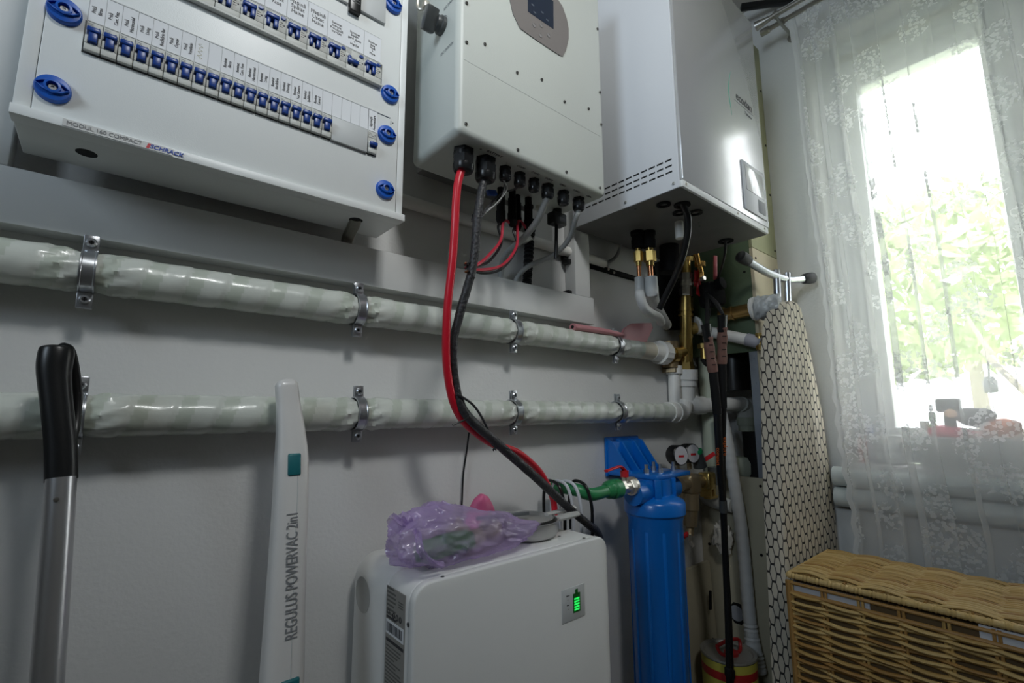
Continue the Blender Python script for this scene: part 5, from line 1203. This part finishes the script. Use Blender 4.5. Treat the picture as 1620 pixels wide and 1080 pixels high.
def bottle(u, v, vb, r, m_, mc, lab, nm='bottle', x=2.055, base=WZ0):
    a = P(u, v, x=x); h = max(.03, a.z-base); t = thing(nm, (x, a.y, base), lab, nm)
    MB().lathe([(r*.9, 0), (r, .004), (r, h*.62), (r*.9, h*.70), (r*.45, h*.80), (r*.45, h*.84)], (x, a.y, base), (0, 0, 1), 20).build('flask', m_, t)
    MB().lathe([(r*.55, h*.82), (r*.55, h), (0, h)], (x, a.y, base), (0, 0, 1), 18).build('cap', mc, t)
bottle(1364, 678, 0, .018, mat('brick_red', (.5, .13, .10), .5), BLACKP, 'brick-red bottle at the left end of the window sill')
bottle(1376, 674, 0, .016, LINER, TOGB, 'white bottle with a blue cap at the left end of the window sill')
bi = WZ0+.006
bottle(1462, 666, 0, .022, PPR, PPR, 'white bottle standing at the left end of the storage box', base=bi)
bottle(1474, 652, 0, .016, mat('pale_green_plastic', (.35, .5, .25), .4), SPROUT, 'pale green bottle with a dark green cap in the storage box', base=bi)
def lump(u, v, rx, ry, rz, m_, nm, lab, cat, x=2.055):
    c = P(u, v, x=x); m = MB()
    def ic(b): bmesh.ops.create_icosphere(b, subdivisions=3, radius=1)
    v_, f_ = tempbm(ic); m.add([c+V((p.x*rx, p.y*ry, p.z*rz))*(1+.22*noise.noise(p*1.6+c*9)) for p in v_], f_); return tag(m.build(nm, m_), lab, cat)
t = thing('spray_bottle', P(1500, 690, x=2.055), 'black spray bottle with an orange button standing in the storage box', 'bottle')
c = P(1500, 640, x=2.055); m = MB().cyl(V((2.055, c.y, bi)), V((2.055, c.y, c.z-.02)), .020, 18, .014).obox(c+V((0, 0, -.002)), (.018, 0, 0), (0, .03, 0), (0, 0, .022), .008); m.build('flask', GREYD, t)
MB().lathe([(.014, 0), (.014, .02), (.010, .024), (0, .024)], P(1505, 654, x=2.035), (-1, 0, 0), 16).build('button', PEACH, t)
lump(1500, 684, .03, .055, .022, mat('hot_pink_cloth', (.75, .20, .26), .6), 'pink_pouch', 'hot pink pouch bulging out of the storage box beside the black bottle', 'pouch')
lump(1585, 676, .03, .045, .026, mat('brick_orange_cloth', (.66, .24, .14), .6), 'orange_sponge', 'orange-red sponge at the right end of the storage box', 'sponge')
lump(1545, 660, .026, .048, .030, mat('grey_cloth', (.20, .20, .21), .7), 'grey_cloth', 'dark grey bundled cloth in the middle of the storage box', 'cloth')

# ================================================================ CEILING BAR, GARDEN
a, b = P(1172, 12, z=2.80), P(1330, -10, z=2.80)
tag(MB().obox((a+b)/2, (b-a)/2, V((-(b-a).y, (b-a).x, 0)).normalized()*.012, (0, 0, .012), .003).build('ceiling_bar', BLACKP), 'flat black bar under the ceiling beside the curtain rod, above the wall unit', 'bar')
struct('ground_outside', MB().box(2.3, 40, -30, 30, -.7, -.6), GRASS)
def tree(x, y, h, r, seed, lab, nm='garden_tree', n=1500, ls=.16):
    rnd = random.Random(seed); t = thing(nm, (x, y, -.6), lab, 'tree')
    MB().tube([(x, y, -.6), (x+.1, y+.05, h*.4), (x, y, h*.8)], lambda t_, a: .16*(1-.7*t_), 10, 6).build('trunk', BARK, t)
    m = MB()
    for k in range(n):
        d = V((rnd.gauss(0, 1), rnd.gauss(0, 1), rnd.gauss(0, 1))).normalized()*r*rnd.uniform(.55, 1)**.6
        c = V((x, y, h*.75))+V((d.x, d.y, d.z*.8))
        if c.z < .2: c.z = .2+rnd.random()
        e = V((rnd.gauss(0, 1), rnd.gauss(0, 1), rnd.gauss(0, 1))).normalized(); f_ = e.orthogonal().normalized()
        L = ls*rnd.uniform(.6, 1.3); o_ = len(m.v); m.v += [c-e*L, c+f_*L*.42, c+e*L, c-f_*L*.42]; m.f.append([o_, o_+1, o_+2, o_+3])
    m.m = [0]*len(m.f); m.build('crown', LEAF, t, smooth=False, recalc=False); return t
tree(8.3, .75, 3.6, 1.6, 1, 'nearer leafy garden tree seen faintly through the window')
tree(13.0, .2, 5.0, 2.4, 2, 'taller garden tree farther away, seen faintly through the window')
br = thing('branch', P(1540, 515, x=4.2), 'dark bare branch outside the right half of the window', 'branch')
MB().tube([P(1530, 500, x=4.2), P(1545, 525, x=4.2), P(1568, 558, x=4.2), P(1600, 600, x=4.2), (4.3, -1.9, -.6)], lambda t_, a: .008+.012*t_, 8, 6).build('bough', BARK, br)
lmp = thing('garden_lamp', P(1565, 605, x=4.2), 'small grey lamp hanging on a wire from the bare branch outside the window', 'lamp')
a = P(1562, 553, x=4.2); b = P(1565, 598, x=4.2)
MB().tube([a, b], .006, 6, 1).build('wire', BLACKP, lmp)
MB().lathe([(.0, 0), (.02, 0), (.034, .03), (.034, .09), (.028, .10), (0, .10)], b+V((0, 0, .01)), (0, 0, -1), 16).build('lamp_shade', GREYD, lmp)
